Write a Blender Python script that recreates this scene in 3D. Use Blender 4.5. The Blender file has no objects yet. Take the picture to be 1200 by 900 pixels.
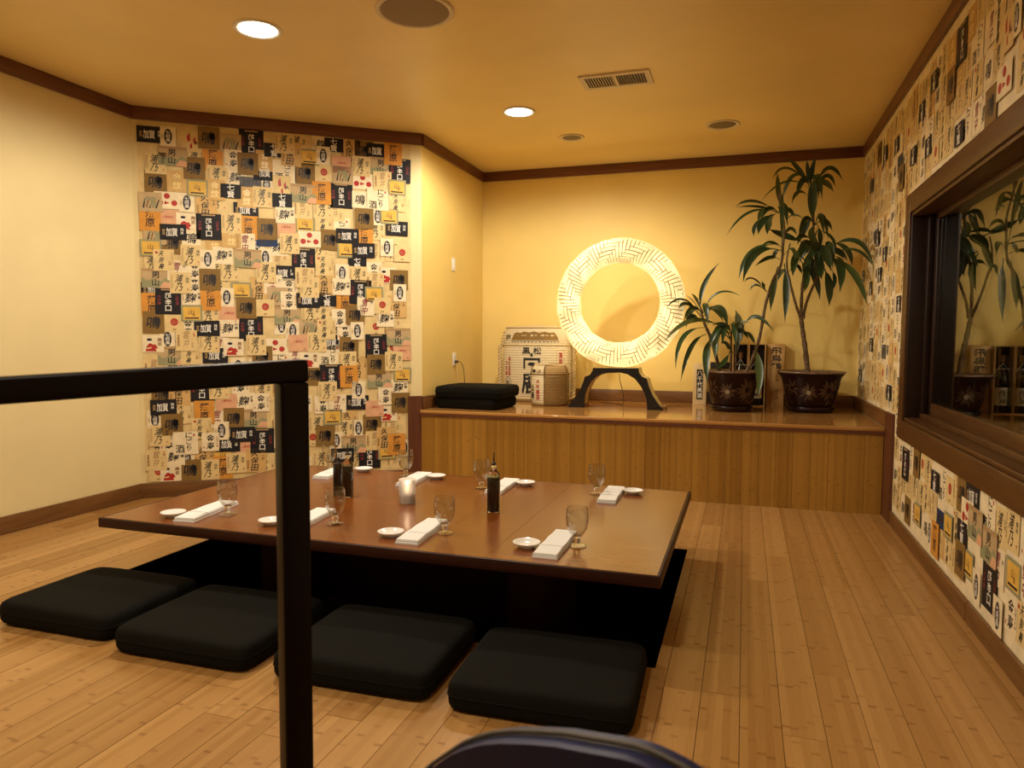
import bpy, bmesh, math, random
from mathutils import Vector, Matrix
PI = math.pi
random.seed(7)
SC = bpy.context.scene
COL = SC.collection

# ------------------------------------------------------------------ camera
CAMZ = 1.155
F_PX = 840.554
CR = Vector((0.951372, 0.307999, 0.00525)); CU = Vector((-0.024689, 0.05925, 0.997938)); CF = Vector((-0.307052, 0.94954, -0.063973))
cam = bpy.data.cameras.new('camera'); cam.sensor_fit = 'HORIZONTAL'; cam.sensor_width = 36.0; cam.lens = F_PX / 1200 * 36
cam.clip_start = 0.02
cam.dof.use_dof = True; cam.dof.focus_distance = 4.2; cam.dof.aperture_fstop = 7.0
camo = bpy.data.objects.new('camera', cam); COL.objects.link(camo)
camo.matrix_world = Matrix(((CR.x, CU.x, -CF.x, 0), (CR.y, CU.y, -CF.y, 0), (CR.z, CU.z, -CF.z, CAMZ), (0, 0, 0, 1)))
SC.camera = camo

# ------------------------------------------------------------------ world, exposure
w = bpy.data.worlds.new('world'); SC.world = w; w.use_nodes = True
w.node_tree.nodes['Background'].inputs[0].default_value = (1.0, 0.85, 0.65, 1)
w.node_tree.nodes['Background'].inputs[1].default_value = 0.01
SC.view_settings.view_transform = 'Standard'; SC.view_settings.look = 'None'; SC.view_settings.gamma = 1
SC.view_settings.exposure = 0.39
try: SC.view_settings.use_curve_mapping = False
except Exception: pass

LAMP = (1.0, 0.89, 0.71)
CAN_POWER = 95
RING_GLOW = 1.9

# ------------------------------------------------------------------ measures of the room
XR, YB, YW, H, HB, XL, XS = 0.907, 5.2, 6.606, 2.742, 0.58, -4.077, -2.444
C0 = Vector((XL, 4.006)); C1 = Vector((XS, 5.222))       # ends of the angled wall
CUV = (C1 - C0).normalized(); CLEN = (C1 - C0).length; CN = Vector((CUV.y, -CUV.x))
YF = -2.6                                                # wall behind the viewer
TZ = 0.335                                               # table top
PX0, PX1, PY0, PY1 = -2.87, -0.272, 2.49, 3.985          # leg pit under the table

def at(px, py, y):                                       # point seen at a pixel, on the upright plane at depth y
    d = CF + CR * ((px - 600) / F_PX) - CU * ((py - 450) / F_PX)
    t = y / d.y
    return Vector((0, 0, CAMZ)) + d * t
def on_plane(px, py, p, n):
    d = CF + CR * ((px - 600) / F_PX) - CU * ((py - 450) / F_PX); o = Vector((0, 0, CAMZ))
    return o + d * ((Vector(p) - o).dot(n) / d.dot(n))

# ------------------------------------------------------------------ materials
def newmat(name):
    m = bpy.data.materials.new(name); m.use_nodes = True
    nt = m.node_tree; return m, nt, nt.nodes['Principled BSDF']
def N(nt, typ, **kw):
    n = nt.nodes.new(typ)
    for k, v in kw.items():
        if k.startswith('i_'): n.inputs[int(k[2:])].default_value = v
        else: setattr(n, k, v)
    return n
def ramp(nt, stops):
    r = N(nt, 'ShaderNodeValToRGB'); e = r.color_ramp.elements
    while len(e) < len(stops): e.new(0.5)
    for el, (p, c) in zip(e, stops): el.position = p; el.color = (*c, 1)
    return r
def plain(name, col, rough=0.5, spec=0.5, noise=0.06, nscale=30, bump=0.0, metal=0.0, coat=0.0, sheen=0.0):
    m, nt, b = newmat(name)
    tc = N(nt, 'ShaderNodeTexCoord'); nz = N(nt, 'ShaderNodeTexNoise'); nz.inputs['Scale'].default_value = nscale; nz.inputs['Detail'].default_value = 3
    nt.links.new(tc.outputs['Object'], nz.inputs['Vector'])
    lo = tuple(max(0, c * (1 - noise)) for c in col); hi = tuple(min(1, c * (1 + noise)) for c in col)
    r = ramp(nt, [(0.3, lo), (0.7, hi)]); nt.links.new(nz.outputs[0], r.inputs[0]); nt.links.new(r.outputs[0], b.inputs['Base Color'])
    b.inputs['Roughness'].default_value = rough; b.inputs['Specular IOR Level'].default_value = spec; b.inputs['Metallic'].default_value = metal
    if coat: b.inputs['Coat Weight'].default_value = coat; b.inputs['Coat Roughness'].default_value = 0.12
    if sheen: b.inputs['Sheen Weight'].default_value = sheen
    if bump:
        bp = N(nt, 'ShaderNodeBump'); bp.inputs['Strength'].default_value = bump; bp.inputs['Distance'].default_value = 0.002
        nt.links.new(nz.outputs[0], bp.inputs['Height']); nt.links.new(bp.outputs[0], b.inputs['Normal'])
    return m
def bamboo(name, c_lo, c_hi, c_node, across='X', along='Y', rough=0.3, strip=0.02, per_obj=0.5, coat=0.0, knuckle=0.6, sw=0.36):
    # laminated bamboo: narrow strips with knuckles along the culm
    m, nt, b = newmat(name); L = nt.links.new
    tc = N(nt, 'ShaderNodeTexCoord'); sp = N(nt, 'ShaderNodeSeparateXYZ'); L(tc.outputs['Object'], sp.inputs[0])
    oi = N(nt, 'ShaderNodeObjectInfo')
    def M(op, a, b_=None, c=None):
        n = N(nt, 'ShaderNodeMath', operation=op)
        for i, v in enumerate((a, b_, c)):
            if v is None: continue
            if isinstance(v, (int, float)): n.inputs[i].default_value = v
            else: L(v, n.inputs[i])
        return n.outputs[0]
    A, B = sp.outputs[across], sp.outputs[along]
    sid = M('FLOOR', M('DIVIDE', A, strip)); seed = M('ADD', sid, M('MULTIPLY', oi.outputs['Random'], 871.0))
    wn = N(nt, 'ShaderNodeTexWhiteNoise', noise_dimensions='1D'); L(seed, wn.inputs['W'])
    pos = M('ADD', M('DIVIDE', B, 0.27), M('MULTIPLY', wn.outputs['Value'], 7.3))
    fr = M('FRACT', pos)
    wn2 = N(nt, 'ShaderNodeTexWhiteNoise', noise_dimensions='2D'); cb = N(nt, 'ShaderNodeCombineXYZ'); L(seed, cb.inputs[0]); L(M('FLOOR', pos), cb.inputs[1]); L(cb.outputs[0], wn2.inputs['Vector'])
    mark = M('MULTIPLY', M('SUBTRACT', 1.0, M('SMOOTH_MIN', M('MULTIPLY', M('ABSOLUTE', M('SUBTRACT', fr, 0.5)), 28.0), 1.0, 0.3)), wn2.outputs['Value'])
    mark = M('MAXIMUM', mark, 0.0)
    nz = N(nt, 'ShaderNodeTexNoise'); nz.inputs['Scale'].default_value = 1.0; nz.inputs['Detail'].default_value = 4
    cv = N(nt, 'ShaderNodeCombineXYZ'); L(M('MULTIPLY', A, 420.0), cv.inputs[0]); L(M('MULTIPLY', B, 9.0), cv.inputs[1]); L(M('MULTIPLY', oi.outputs['Random'], 50.0), cv.inputs[2]); L(cv.outputs[0], nz.inputs['Vector'])
    t = M('ADD', M('MULTIPLY', wn.outputs['Value'], sw), M('ADD', M('MULTIPLY', nz.outputs[0], 0.34), M('MULTIPLY', oi.outputs['Random'], per_obj * 0.6)))
    r = ramp(nt, [(0.12, c_lo), (0.9, c_hi)]); L(t, r.inputs[0])
    mx = N(nt, 'ShaderNodeMix', data_type='RGBA'); L(M('MULTIPLY', mark, knuckle), mx.inputs[0]); L(r.outputs[0], mx.inputs[6]); mx.inputs[7].default_value = (*c_node, 1)
    L(mx.outputs[2], b.inputs['Base Color']); b.inputs['Roughness'].default_value = rough
    if coat: b.inputs['Coat Weight'].default_value = coat; b.inputs['Coat Roughness'].default_value = 0.08
    return m
def wood(name, lo, hi, along='X', rough=0.4, scale=1.0, coat=0.0, spec=0.5):
    m, nt, b = newmat(name); L = nt.links.new
    tc = N(nt, 'ShaderNodeTexCoord'); mp = N(nt, 'ShaderNodeMapping'); L(tc.outputs['Object'], mp.inputs[0])
    s = [45 * scale] * 3; s['XYZ'.index(along)] = 3 * scale; mp.inputs['Scale'].default_value = s
    nz = N(nt, 'ShaderNodeTexNoise'); nz.inputs['Scale'].default_value = 1; nz.inputs['Detail'].default_value = 6; nz.inputs['Roughness'].default_value = 0.65; L(mp.outputs[0], nz.inputs['Vector'])
    r = ramp(nt, [(0.3, lo), (0.72, hi)]); L(nz.outputs[0], r.inputs[0]); L(r.outputs[0], b.inputs['Base Color'])
    b.inputs['Roughness'].default_value = rough; b.inputs['Specular IOR Level'].default_value = spec
    if coat: b.inputs['Coat Weight'].default_value = coat; b.inputs['Coat Roughness'].default_value = 0.15
    return m
def emit(name, col, strength, base=(0.8, 0.8, 0.8)):
    m, nt, b = newmat(name); b.inputs['Base Color'].default_value = (*base, 1)
    b.inputs['Emission Color'].default_value = (*col, 1); b.inputs['Emission Strength'].default_value = strength
    return m
def glassmat(name, col=(1, 1, 1), rough=0.0, ior=1.45):
    m, nt, b = newmat(name); b.inputs['Base Color'].default_value = (*col, 1); b.inputs['Transmission Weight'].default_value = 1
    b.inputs['Roughness'].default_value = rough; b.inputs['IOR'].default_value = ior
    return m

M_CREAM = plain('cream_paint', (0.77, 0.64, 0.34), 0.55, 0.3, 0.03, 3, 0.05)
M_YELL = plain('yellow_paint', (0.80, 0.60, 0.20), 0.5, 0.4, 0.03, 3, 0.05)
M_CEIL = plain('ceiling_paint', (0.84, 0.64, 0.27), 0.38, 0.5, 0.05, 1.5, 0.08)
M_TRIMX = wood('mahogany_trim_x', (0.085, 0.024, 0.010), (0.19, 0.062, 0.024), 'X', 0.4)
M_TRIMZ = wood('mahogany_trim_z', (0.075, 0.022, 0.010), (0.15, 0.048, 0.020), 'Z', 0.4)
M_BASE = wood('baseboard_wood', (0.105, 0.042, 0.011), (0.22, 0.098, 0.028), 'X', 0.38)
M_TABLE = wood('table_mahogany', (0.14, 0.034, 0.004), (0.26, 0.076, 0.010), 'X', 0.25, 0.8, coat=0.26, spec=0.42)
M_TABED = wood('table_edge', (0.018, 0.004, 0.0025), (0.034, 0.007, 0.004), 'X', 0.4, spec=0.25)
M_FLOOR = bamboo('bamboo_floor', (0.285, 0.135, 0.032), (0.51, 0.285, 0.098), (0.17, 0.065, 0.014), 'X', 'Y', 0.27, 0.024, per_obj=0.75, knuckle=0.7, sw=0.24)
M_FRONT = bamboo('bamboo_panel', (0.27, 0.125, 0.015), (0.46, 0.24, 0.040), (0.14, 0.055, 0.010), 'X', 'Z', 0.32, 0.018, 0.5, knuckle=0.45)
M_TOP = bamboo('bamboo_top', (0.46, 0.22, 0.055), (0.60, 0.32, 0.10), (0.28, 0.12, 0.03), 'Y', 'X', 0.14, 0.02, 0.2, coat=0.5)
M_SUB = plain('subfloor', (0.05, 0.03, 0.015), 0.8)
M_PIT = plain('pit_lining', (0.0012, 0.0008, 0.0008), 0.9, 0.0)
M_WIN = wood('dark_window_wood', (0.055, 0.021, 0.006), (0.125, 0.052, 0.013), 'Y', 0.35)
M_WIND = wood('dark_window_stile', (0.010, 0.004, 0.003), (0.022, 0.008, 0.005), 'Z', 0.4, spec=0.3)
M_CLOTH = plain('black_fabric', (0.006, 0.0056, 0.004), 0.9, 0.12, 0.35, 420, 0.25)
M_METAL = plain('dark_bronze_steel', (0.0035, 0.0010, 0.0010), 0.4, 0.10, 0.1, 20)
M_NAVY = plain('navy_vinyl', (0.005, 0.007, 0.045), 0.5, 0.4, 0.25, 60, 0.1)
M_CHEDGE = plain('grey_brown_edge', (0.06, 0.05, 0.04), 0.6)
M_BLACKM = plain('black_metal', (0.012, 0.012, 0.013), 0.4)
M_PORC = plain('white_porcelain', (0.86, 0.85, 0.82), 0.15, 0.5, 0.01)
M_NAPK = plain('white_linen', (0.85, 0.85, 0.83), 0.9, 0.2, 0.03, 300, 0.2)
M_NAPG = plain('napkin_fold', (0.78, 0.78, 0.77), 0.9, 0.2, 0.03, 300, 0.2)
M_GLASS = glassmat('clear_glass')
m, nt, b = newmat('thin_clear_glass'); M_THIN = m
tr_ = nt.nodes.new('ShaderNodeBsdfTransparent'); gl_ = nt.nodes.new('ShaderNodeBsdfGlossy'); gl_.inputs['Roughness'].default_value = 0.02; tr_.inputs[0].default_value = (0.94, 0.94, 0.93, 1)
lw_ = nt.nodes.new('ShaderNodeLayerWeight'); lw_.inputs[0].default_value = 0.5; pw_ = N(nt, 'ShaderNodeMath', operation='POWER'); pw_.inputs[1].default_value = 2.4; nt.links.new(lw_.outputs['Facing'], pw_.inputs[0]); fz = N(nt, 'ShaderNodeMath', operation='MULTIPLY_ADD'); fz.inputs[1].default_value = 0.85; fz.inputs[2].default_value = 0.05; nt.links.new(pw_.outputs[0], fz.inputs[0]); ms = nt.nodes.new('ShaderNodeMixShader')
nt.links.new(fz.outputs[0], ms.inputs[0]); nt.links.new(tr_.outputs[0], ms.inputs[1]); nt.links.new(gl_.outputs[0], ms.inputs[2])
nt.links.new(ms.outputs[0], nt.nodes['Material Output'].inputs['Surface'])
M_WGLASS = glassmat('window_glass', (0.80, 0.84, 0.78), 0.0, 1.5)
M_BGLASS = glassmat('bottle_glass', (0.9, 0.95, 0.92), 0.0, 1.45)
M_SOY = plain('soy_sauce', (0.004, 0.002, 0.001), 0.08, 0.6, 0.0)
M_CHROME = plain('chrome', (0.75, 0.73, 0.7), 0.15, 0.5, 0.02, 30, 0, 1.0)
M_CORK = plain('dark_stopper', (0.03, 0.02, 0.015), 0.5)
M_WAX = emit('candle_wax', (1.0, 0.72, 0.45), 0.12, (0.9, 0.85, 0.75))
M_FLAME = emit('candle_flame', (1.0, 0.78, 0.42), 9)
m, nt, b = newmat('frosted_glass'); M_FROST = m
b.inputs['Base Color'].default_value = (0.93, 0.90, 0.87, 1); b.inputs['Roughness'].default_value = 0.45; b.inputs['Transmission Weight'].default_value = 0.7
M_WHITEP = plain('white_plastic', (0.82, 0.78, 0.68), 0.4)
M_GRILLE = plain('vent_white', (0.72, 0.62, 0.45), 0.5)
M_DUCT = plain('duct_dark', (0.02, 0.02, 0.02), 0.7)
M_SPK = plain('speaker_grille', (0.28, 0.20, 0.12), 0.6, 0.3, 0.25, 500, 0.3)
M_CANDARK = plain('can_baffle', (0.16, 0.12, 0.07), 0.5)
M_CANLIT = emit('lamp_lens', (1.0, 0.90, 0.74), 14)
M_SOIL = plain('potting_soil', (0.03, 0.018, 0.01), 0.95, 0.2, 0.4, 80, 0.6)
M_POT = plain('maroon_glaze', (0.013, 0.003, 0.003), 0.3, 0.22, 0.3, 12)
M_POTRIM = plain('pot_rim_glaze', (0.16, 0.10, 0.065), 0.25, 0.5, 0.3, 25)
M_RELIEF = plain('ochre_relief', (0.060, 0.030, 0.013), 0.35, 0.5, 0.3, 40)
M_RELIEFW = plain('pale_relief', (0.25, 0.20, 0.12), 0.4)
M_STEM = plain('plant_stem', (0.13, 0.085, 0.045), 0.8, 0.3, 0.5, 60, 0.5)
M_SOCK = plain('lamp_cord', (0.05, 0.03, 0.02), 0.5)
M_LAQ = plain('black_lacquer', (0.006, 0.005, 0.006), 0.22, 0.5, 0.1)
M_STANDP = wood('stand_pale_side', (0.50, 0.37, 0.17), (0.66, 0.52, 0.28), 'Z', 0.3)  # pale tan with fine grain, between the black stand faces
M_STANDB = wood('stand_foot_wood', (0.12, 0.05, 0.018), (0.22, 0.10, 0.035), 'Z', 0.35)
M_ROPE = plain('straw_rope', (0.62, 0.48, 0.25), 0.85, 0.2, 0.25, 150, 0.4)
M_STRAWD = plain('tan_straw', (0.20, 0.115, 0.035), 0.8, 0.2, 0.25, 90, 0.3)
M_BLK = plain('black_box', (0.008, 0.007, 0.007), 0.4)
M_BOXW = wood('pale_cedar', (0.52, 0.31, 0.10), (0.72, 0.46, 0.18), 'Z', 0.5)
M_BOXD = plain('box_inside', (0.018, 0.011, 0.008), 0.6)
M_SIGNW = wood('sign_cedar', (0.60, 0.44, 0.22), (0.75, 0.58, 0.32), 'Z', 0.5)
def mat_straw(name, col, axis_scale=55.0):               # woven straw mat: fine level courses as relief
    m, nt, b = newmat(name); L = nt.links.new
    tc = N(nt, 'ShaderNodeTexCoord'); wv = N(nt, 'ShaderNodeTexWave', bands_direction='Z'); wv.inputs['Scale'].default_value = axis_scale / 6.28 ; wv.inputs['Distortion'].default_value = 0.4
    L(tc.outputs['Object'], wv.inputs['Vector'])
    r = ramp(nt, [(0.0, tuple(c * 0.86 for c in col)), (0.5, col)]); L(wv.outputs[1], r.inputs[0]); L(r.outputs[0], b.inputs['Base Color'])
    bp = N(nt, 'ShaderNodeBump'); bp.inputs['Strength'].default_value = 0.5; bp.inputs['Distance'].default_value = 0.004; L(wv.outputs[1], bp.inputs['Height']); L(bp.outputs[0], b.inputs['Normal'])
    b.inputs['Roughness'].default_value = 0.8
    return m
M_MAT = mat_straw('pale_straw_mat', (0.68, 0.57, 0.36), 90)
M_MATT = mat_straw('brown_straw_mat', (0.42, 0.27, 0.10), 160)
def mat_leaf():
    m, nt, b = newmat('dracaena_leaf'); L = nt.links.new
    oi = N(nt, 'ShaderNodeObjectInfo'); r = ramp(nt, [(0.0, (0.014, 0.034, 0.011)), (0.75, (0.035, 0.075, 0.02)), (1.0, (0.075, 0.085, 0.02))]); L(oi.outputs['Random'], r.inputs[0])
    L(r.outputs[0], b.inputs['Base Color']); b.inputs['Roughness'].default_value = 0.35
    return m
M_LEAF = mat_leaf()
def mat_strips():                                        # lit woven strips of the ring lamp: emission noise imitates bulb hot spots
    m, nt, b = newmat('lit_woven_strips'); L = nt.links.new
    tc = N(nt, 'ShaderNodeTexCoord'); nz = N(nt, 'ShaderNodeTexNoise'); nz.inputs['Scale'].default_value = 5.5; nz.inputs['Detail'].default_value = 1; L(tc.outputs['Object'], nz.inputs['Vector'])
    mr = N(nt, 'ShaderNodeMapRange'); mr.inputs[1].default_value = 0.35; mr.inputs[2].default_value = 0.7; mr.inputs[3].default_value = RING_GLOW * 0.17; mr.inputs[4].default_value = RING_GLOW * 0.55
    L(nz.outputs[0], mr.inputs[0]); L(mr.outputs[0], b.inputs['Emission Strength'])
    b.inputs['Emission Color'].default_value = (1.0, 0.80, 0.37, 1); b.inputs['Base Color'].default_value = (0.8, 0.66, 0.36, 1); b.inputs['Roughness'].default_value = 0.6
    return m
M_STRIP = mat_strips()
M_WALLGLOW = emit('added_wall_glow', (1.0, 0.80, 0.48), 8)  # added emitter, gives the wall behind the ring its glow
M_RINGIN = emit('ring_gap', (1.0, 0.6, 0.18), 0.12, (0.22, 0.13, 0.05))

# inks and papers of the pasted labels
P_ = lambda n, c: plain(n, c, 0.6, 0.3, 0.10, 14)
PAP = dict(cream=P_('paper_cream', (0.72, 0.55, 0.26)), white=P_('paper_white', (0.82, 0.70, 0.47)), tan=P_('paper_tan', (0.62, 0.40, 0.15)),
           orange=P_('paper_orange', (0.64, 0.285, 0.045)), brown=P_('paper_brown', (0.225, 0.130, 0.032)), black=P_('paper_black', (0.010, 0.009, 0.011)),
           navy=P_('paper_navy', (0.015, 0.035, 0.11)), slate=P_('paper_slate', (0.10, 0.10, 0.10)), pink=P_('paper_pink', (0.68, 0.38, 0.22)),
           gold=P_('paper_gold', (0.72, 0.44, 0.08)), sage=P_('paper_sage', (0.30, 0.29, 0.16)), taupe=P_('paper_taupe', (0.50, 0.36, 0.19)))
INK = dict(k=plain('ink_black', (0.012, 0.010, 0.012), 0.5), r=plain('ink_red', (0.42, 0.02, 0.015), 0.5), w=plain('ink_white', (0.82, 0.78, 0.70), 0.5),
           m=plain('ink_maroon', (0.22, 0.02, 0.03), 0.5), g=plain('ink_gold', (0.85, 0.68, 0.30), 0.35), b=plain('ink_brown', (0.22, 0.10, 0.03), 0.5),
           t=plain('ink_tan', (0.42, 0.27, 0.12), 0.6))

# ------------------------------------------------------------------ mesh helpers
class MB:
    def __init__(s): s.v = []; s.f = []; s.mi = []; s.mats = []; s.sm = []; s.fix = False
    def mat(s, m):
        if m not in s.mats: s.mats.append(m)
        return s.mats.index(m)
    def add(s, vs, fs, m, smooth=False):
        o = len(s.v); i = s.mat(m); s.v += [tuple(v) for v in vs]
        for f in fs: s.f.append([o + k for k in f]); s.mi.append(i); s.sm.append(smooth)
    def box(s, x0, x1, y0, y1, z0, z1, m):
        s.add([(x0,y0,z0),(x1,y0,z0),(x1,y1,z0),(x0,y1,z0),(x0,y0,z1),(x1,y0,z1),(x1,y1,z1),(x0,y1,z1)],
              [(3,2,1,0),(4,5,6,7),(0,1,5,4),(1,2,6,5),(2,3,7,6),(3,0,4,7)], m)
    def prism(s, pts, a, b, m, axis='Z', smooth=False):  # outline of 2D points pushed from a to b along an axis
        n = len(pts)
        def P(p, h): return (p[0], p[1], h) if axis == 'Z' else ((p[0], h, p[1]) if axis == 'Y' else (h, p[0], p[1]))
        vs = [P(p, a) for p in pts] + [P(p, b) for p in pts]
        s.add(vs, [list(range(n))[::-1], list(range(n, 2 * n))], m)
        s.add(vs, [(i, (i + 1) % n, n + (i + 1) % n, n + i) for i in range(n)], m, smooth)
    def tube(s, pts, rad, m, seg=8, smooth=True, caps=True):
        pts = [Vector(p) for p in pts]; n = len(pts)
        if not hasattr(rad, '__len__'): rad = [rad] * n
        vs = []; T0 = (pts[1] - pts[0]).normalized(); ref = Vector((0, 0, 1)) if abs(T0.z) < 0.9 else Vector((1, 0, 0)); A = T0.cross(ref).normalized()
        for i, p in enumerate(pts):
            T = (pts[min(i + 1, n - 1)] - pts[max(i - 1, 0)]).normalized()
            A = (A - T * A.dot(T)).normalized(); B = T.cross(A)
            for k in range(seg):
                a = 2 * PI * k / seg; vs.append(p + (A * math.cos(a) + B * math.sin(a)) * rad[i])
        fs = [(i * seg + k, i * seg + (k + 1) % seg, (i + 1) * seg + (k + 1) % seg, (i + 1) * seg + k) for i in range(n - 1) for k in range(seg)]
        s.add(vs, fs, m, smooth)
        if caps: s.add(vs[:seg], [list(range(seg))[::-1]], m); s.add(vs[-seg:], [list(range(seg))], m)
    def lathe(s, prof, m, seg=32, c=(0, 0, 0), sx=1, sy=1, smooth=True, closed=False):
        n = len(prof); vs = []
        for r, z in prof:
            for k in range(seg):
                a = 2 * PI * k / seg; vs.append((c[0] + r * math.cos(a) * sx, c[1] + r * math.sin(a) * sy, c[2] + z))
        rng = range(n if closed else n - 1)
        s.add(vs, [(i * seg + k, i * seg + (k + 1) % seg, ((i + 1) % n) * seg + (k + 1) % seg, ((i + 1) % n) * seg + k) for i in rng for k in range(seg)], m, smooth)
    def build(s, name, parent=None, loc=None, rot=None):
        me = bpy.data.meshes.new(name); me.from_pydata(s.v, [], s.f)
        for m in s.mats: me.materials.append(m)
        me.polygons.foreach_set('material_index', s.mi); me.polygons.foreach_set('use_smooth', s.sm); me.update()
        if s.fix:
            bm = bmesh.new(); bm.from_mesh(me); bmesh.ops.recalc_face_normals(bm, faces=bm.faces); bm.to_mesh(me); bm.free()
        return link(name, me, parent, loc, rot)
def link(name, me, parent=None, loc=None, rot=None):
    o = bpy.data.objects.new(name, me); COL.objects.link(o)
    if parent is not None: o.parent = parent
    if loc is not None: o.location = loc
    if rot is not None: o.rotation_euler = rot
    return o
def thing(name, label, cat, loc=(0, 0, 0), rz=0.0, group=None):
    o = bpy.data.objects.new(name, None); COL.objects.link(o); o.empty_display_size = 0.05
    o.location = loc; o.rotation_euler = (0, 0, rz); tag(o, label, cat, group); return o
def tag(o, label, cat, group=None):
    o['label'] = label; o['category'] = cat
    if group: o['group'] = group
    return o
def struct(o): o['kind'] = 'structure'; return o
def stuff(o): o['kind'] = 'stuff'; return o
def copy_thing(root, loc, rz, label, group=None):
    r = root.copy(); COL.objects.link(r); r.location = loc; r.rotation_euler = (0, 0, rz); r['label'] = label
    for ch in root.children:
        c = ch.copy(); COL.objects.link(c); c.parent = r
        for g in ch.children:
            d = g.copy(); COL.objects.link(d); d.parent = c
    return r
def bevel(o, wd, seg=2):
    m = o.modifiers.new('bevel', 'BEVEL'); m.width = wd; m.segments = seg; m.limit_method = 'ANGLE'
    for p in o.data.polygons: p.use_smooth = True
    return o

# lettering: outlines of characters, each fitted to a unit square
GL = {}
def glyph(ch):
    if ch not in GL:
        c = bpy.data.curves.new('glyph', 'FONT'); c.body = ch; c.resolution_u = 1; c.offset = 0.016
        o = bpy.data.objects.new('glyph', c); COL.objects.link(o)
        me = bpy.data.meshes.new_from_object(o.evaluated_get(bpy.context.evaluated_depsgraph_get()))
        vs = [v.co.copy() for v in me.vertices]; fs = [list(p.vertices) for p in me.polygons]
        bpy.data.objects.remove(o); bpy.data.curves.remove(c); bpy.data.meshes.remove(me)
        x0 = min(v.x for v in vs); x1 = max(v.x for v in vs); y0 = min(v.y for v in vs); y1 = max(v.y for v in vs)
        s = max(x1 - x0, y1 - y0, 0.45)
        GL[ch] = ([((v.x - (x0 + x1) / 2) / s, (v.y - (y0 + y1) / 2) / s) for v in vs], fs)
    return GL[ch]
def write(mb, text, cx, cy, h, m, mp, w=None, vertical=True, shear=0.0, gap=1.06):
    # characters of height h centred on (cx, cy); mp turns a flat point into a point of the mesh
    w = w or h; n = len(text)
    for i, ch in enumerate(text):
        if ch == ' ': continue
        vs, fs = glyph(ch); k = (n - 1) / 2 - i
        ox, oy = (cx, cy + k * h * gap) if vertical else (cx - k * w * gap, cy)
        mb.add([mp(ox + x * w + shear * y * h, oy + y * h) for x, y in vs], fs, m)
def disc(mb, cx, cy, rx, ry, m, mp, n=14, a0=0, a1=2 * PI):
    mb.add([mp(cx + rx * math.cos(a0 + (a1 - a0) * k / n), cy + ry * math.sin(a0 + (a1 - a0) * k / n)) for k in range(n)], [list(range(n))], m)
def rect(mb, x0, x1, y0, y1, m, mp, n=1):
    for k in range(n):
        a, b_ = x0 + (x1 - x0) * k / n, x0 + (x1 - x0) * (k + 1) / n; mb.add([mp(a, y0), mp(b_, y0), mp(b_, y1), mp(a, y1)], [(0, 1, 2, 3)], m)
def poly(mb, pts, m, mp): mb.add([mp(*p) for p in pts], [list(range(len(pts)))], m)

# ================================================================== THE ROOM
def cham_y(x): return C0.y + (x - C0.x) * (C1.y - C0.y) / (C1.x - C0.x)
# floor: subfloor slabs around the leg pit, then every plank
mb = MB()
for a in ((XL, PX0, YF, 5.3), (PX1, XR, YF, 5.3), (PX0, PX1, YF, PY0), (PX0, PX1, PY1, 5.3)): mb.box(a[0], a[1], a[2], a[3], -0.06, -0.013, M_SUB)
floor = struct(mb.build('floor'))
mb = MB()
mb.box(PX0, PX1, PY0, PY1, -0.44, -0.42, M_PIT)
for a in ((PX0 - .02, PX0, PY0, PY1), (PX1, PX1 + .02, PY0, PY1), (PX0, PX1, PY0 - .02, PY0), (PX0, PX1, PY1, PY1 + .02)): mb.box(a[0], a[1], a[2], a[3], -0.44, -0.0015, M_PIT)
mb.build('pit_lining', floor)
rr = random.Random(3)
PW = 0.1205
x = -0.107 - PW * 40
cols = []
while x < XR - 0.003: cols.append((max(x, XL + .001), min(x + PW, XR - .001))); x += PW
def plank(x0, x1, ya, yb0, yb1):
    if min(yb0, yb1) - ya < 0.03: return
    g = 0.0009; mb = MB(); vv = [(g, g), (x1 - x0 - g, g), (x1 - x0 - g, yb1 - ya - g), (g, yb0 - ya - g)]
    mb.prism(vv, -0.013, rr.uniform(-0.0004, 0.0004), M_FLOOR); mb.build('plank', floor, (x0, ya, 0))
for (x0, x1) in cols:
    if x1 - x0 < 0.02 or x1 < XL: continue
    ye0, ye1 = min(YB + .02, cham_y(x0)), min(YB + .02, cham_y(x1))
    if x0 >= XS: ye0 = ye1 = YB + .02
    segs = [(x0, x1, YF, None)]
    if x1 > PX0 and x0 < PX1:                            # the pit interrupts these rows
        segs = [(x0, x1, YF, PY0 - .0), (x0, x1, PY1, None)]
        if x0 < PX0 - 0.01: segs.append((x0, PX0 - .001, PY0, PY1))
        if x1 > PX1 + 0.01: segs.append((PX1 + .001, x1, PY0, PY1))
    for (a, b_, s0, s1) in segs:
        y = s0; first = rr.uniform(0.3, 1.83)
        while True:
            yn = y + first; first = 1.83
            end = s1 if s1 is not None else max(ye0, ye1)
            if yn > end - 0.35:
                if s1 is None: plank(a, b_, y, ye0, ye1)
                else: plank(a, b_, y, s1, s1)
                break
            plank(a, b_, y, min(yn, ye0), min(yn, ye1)); y = yn

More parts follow.
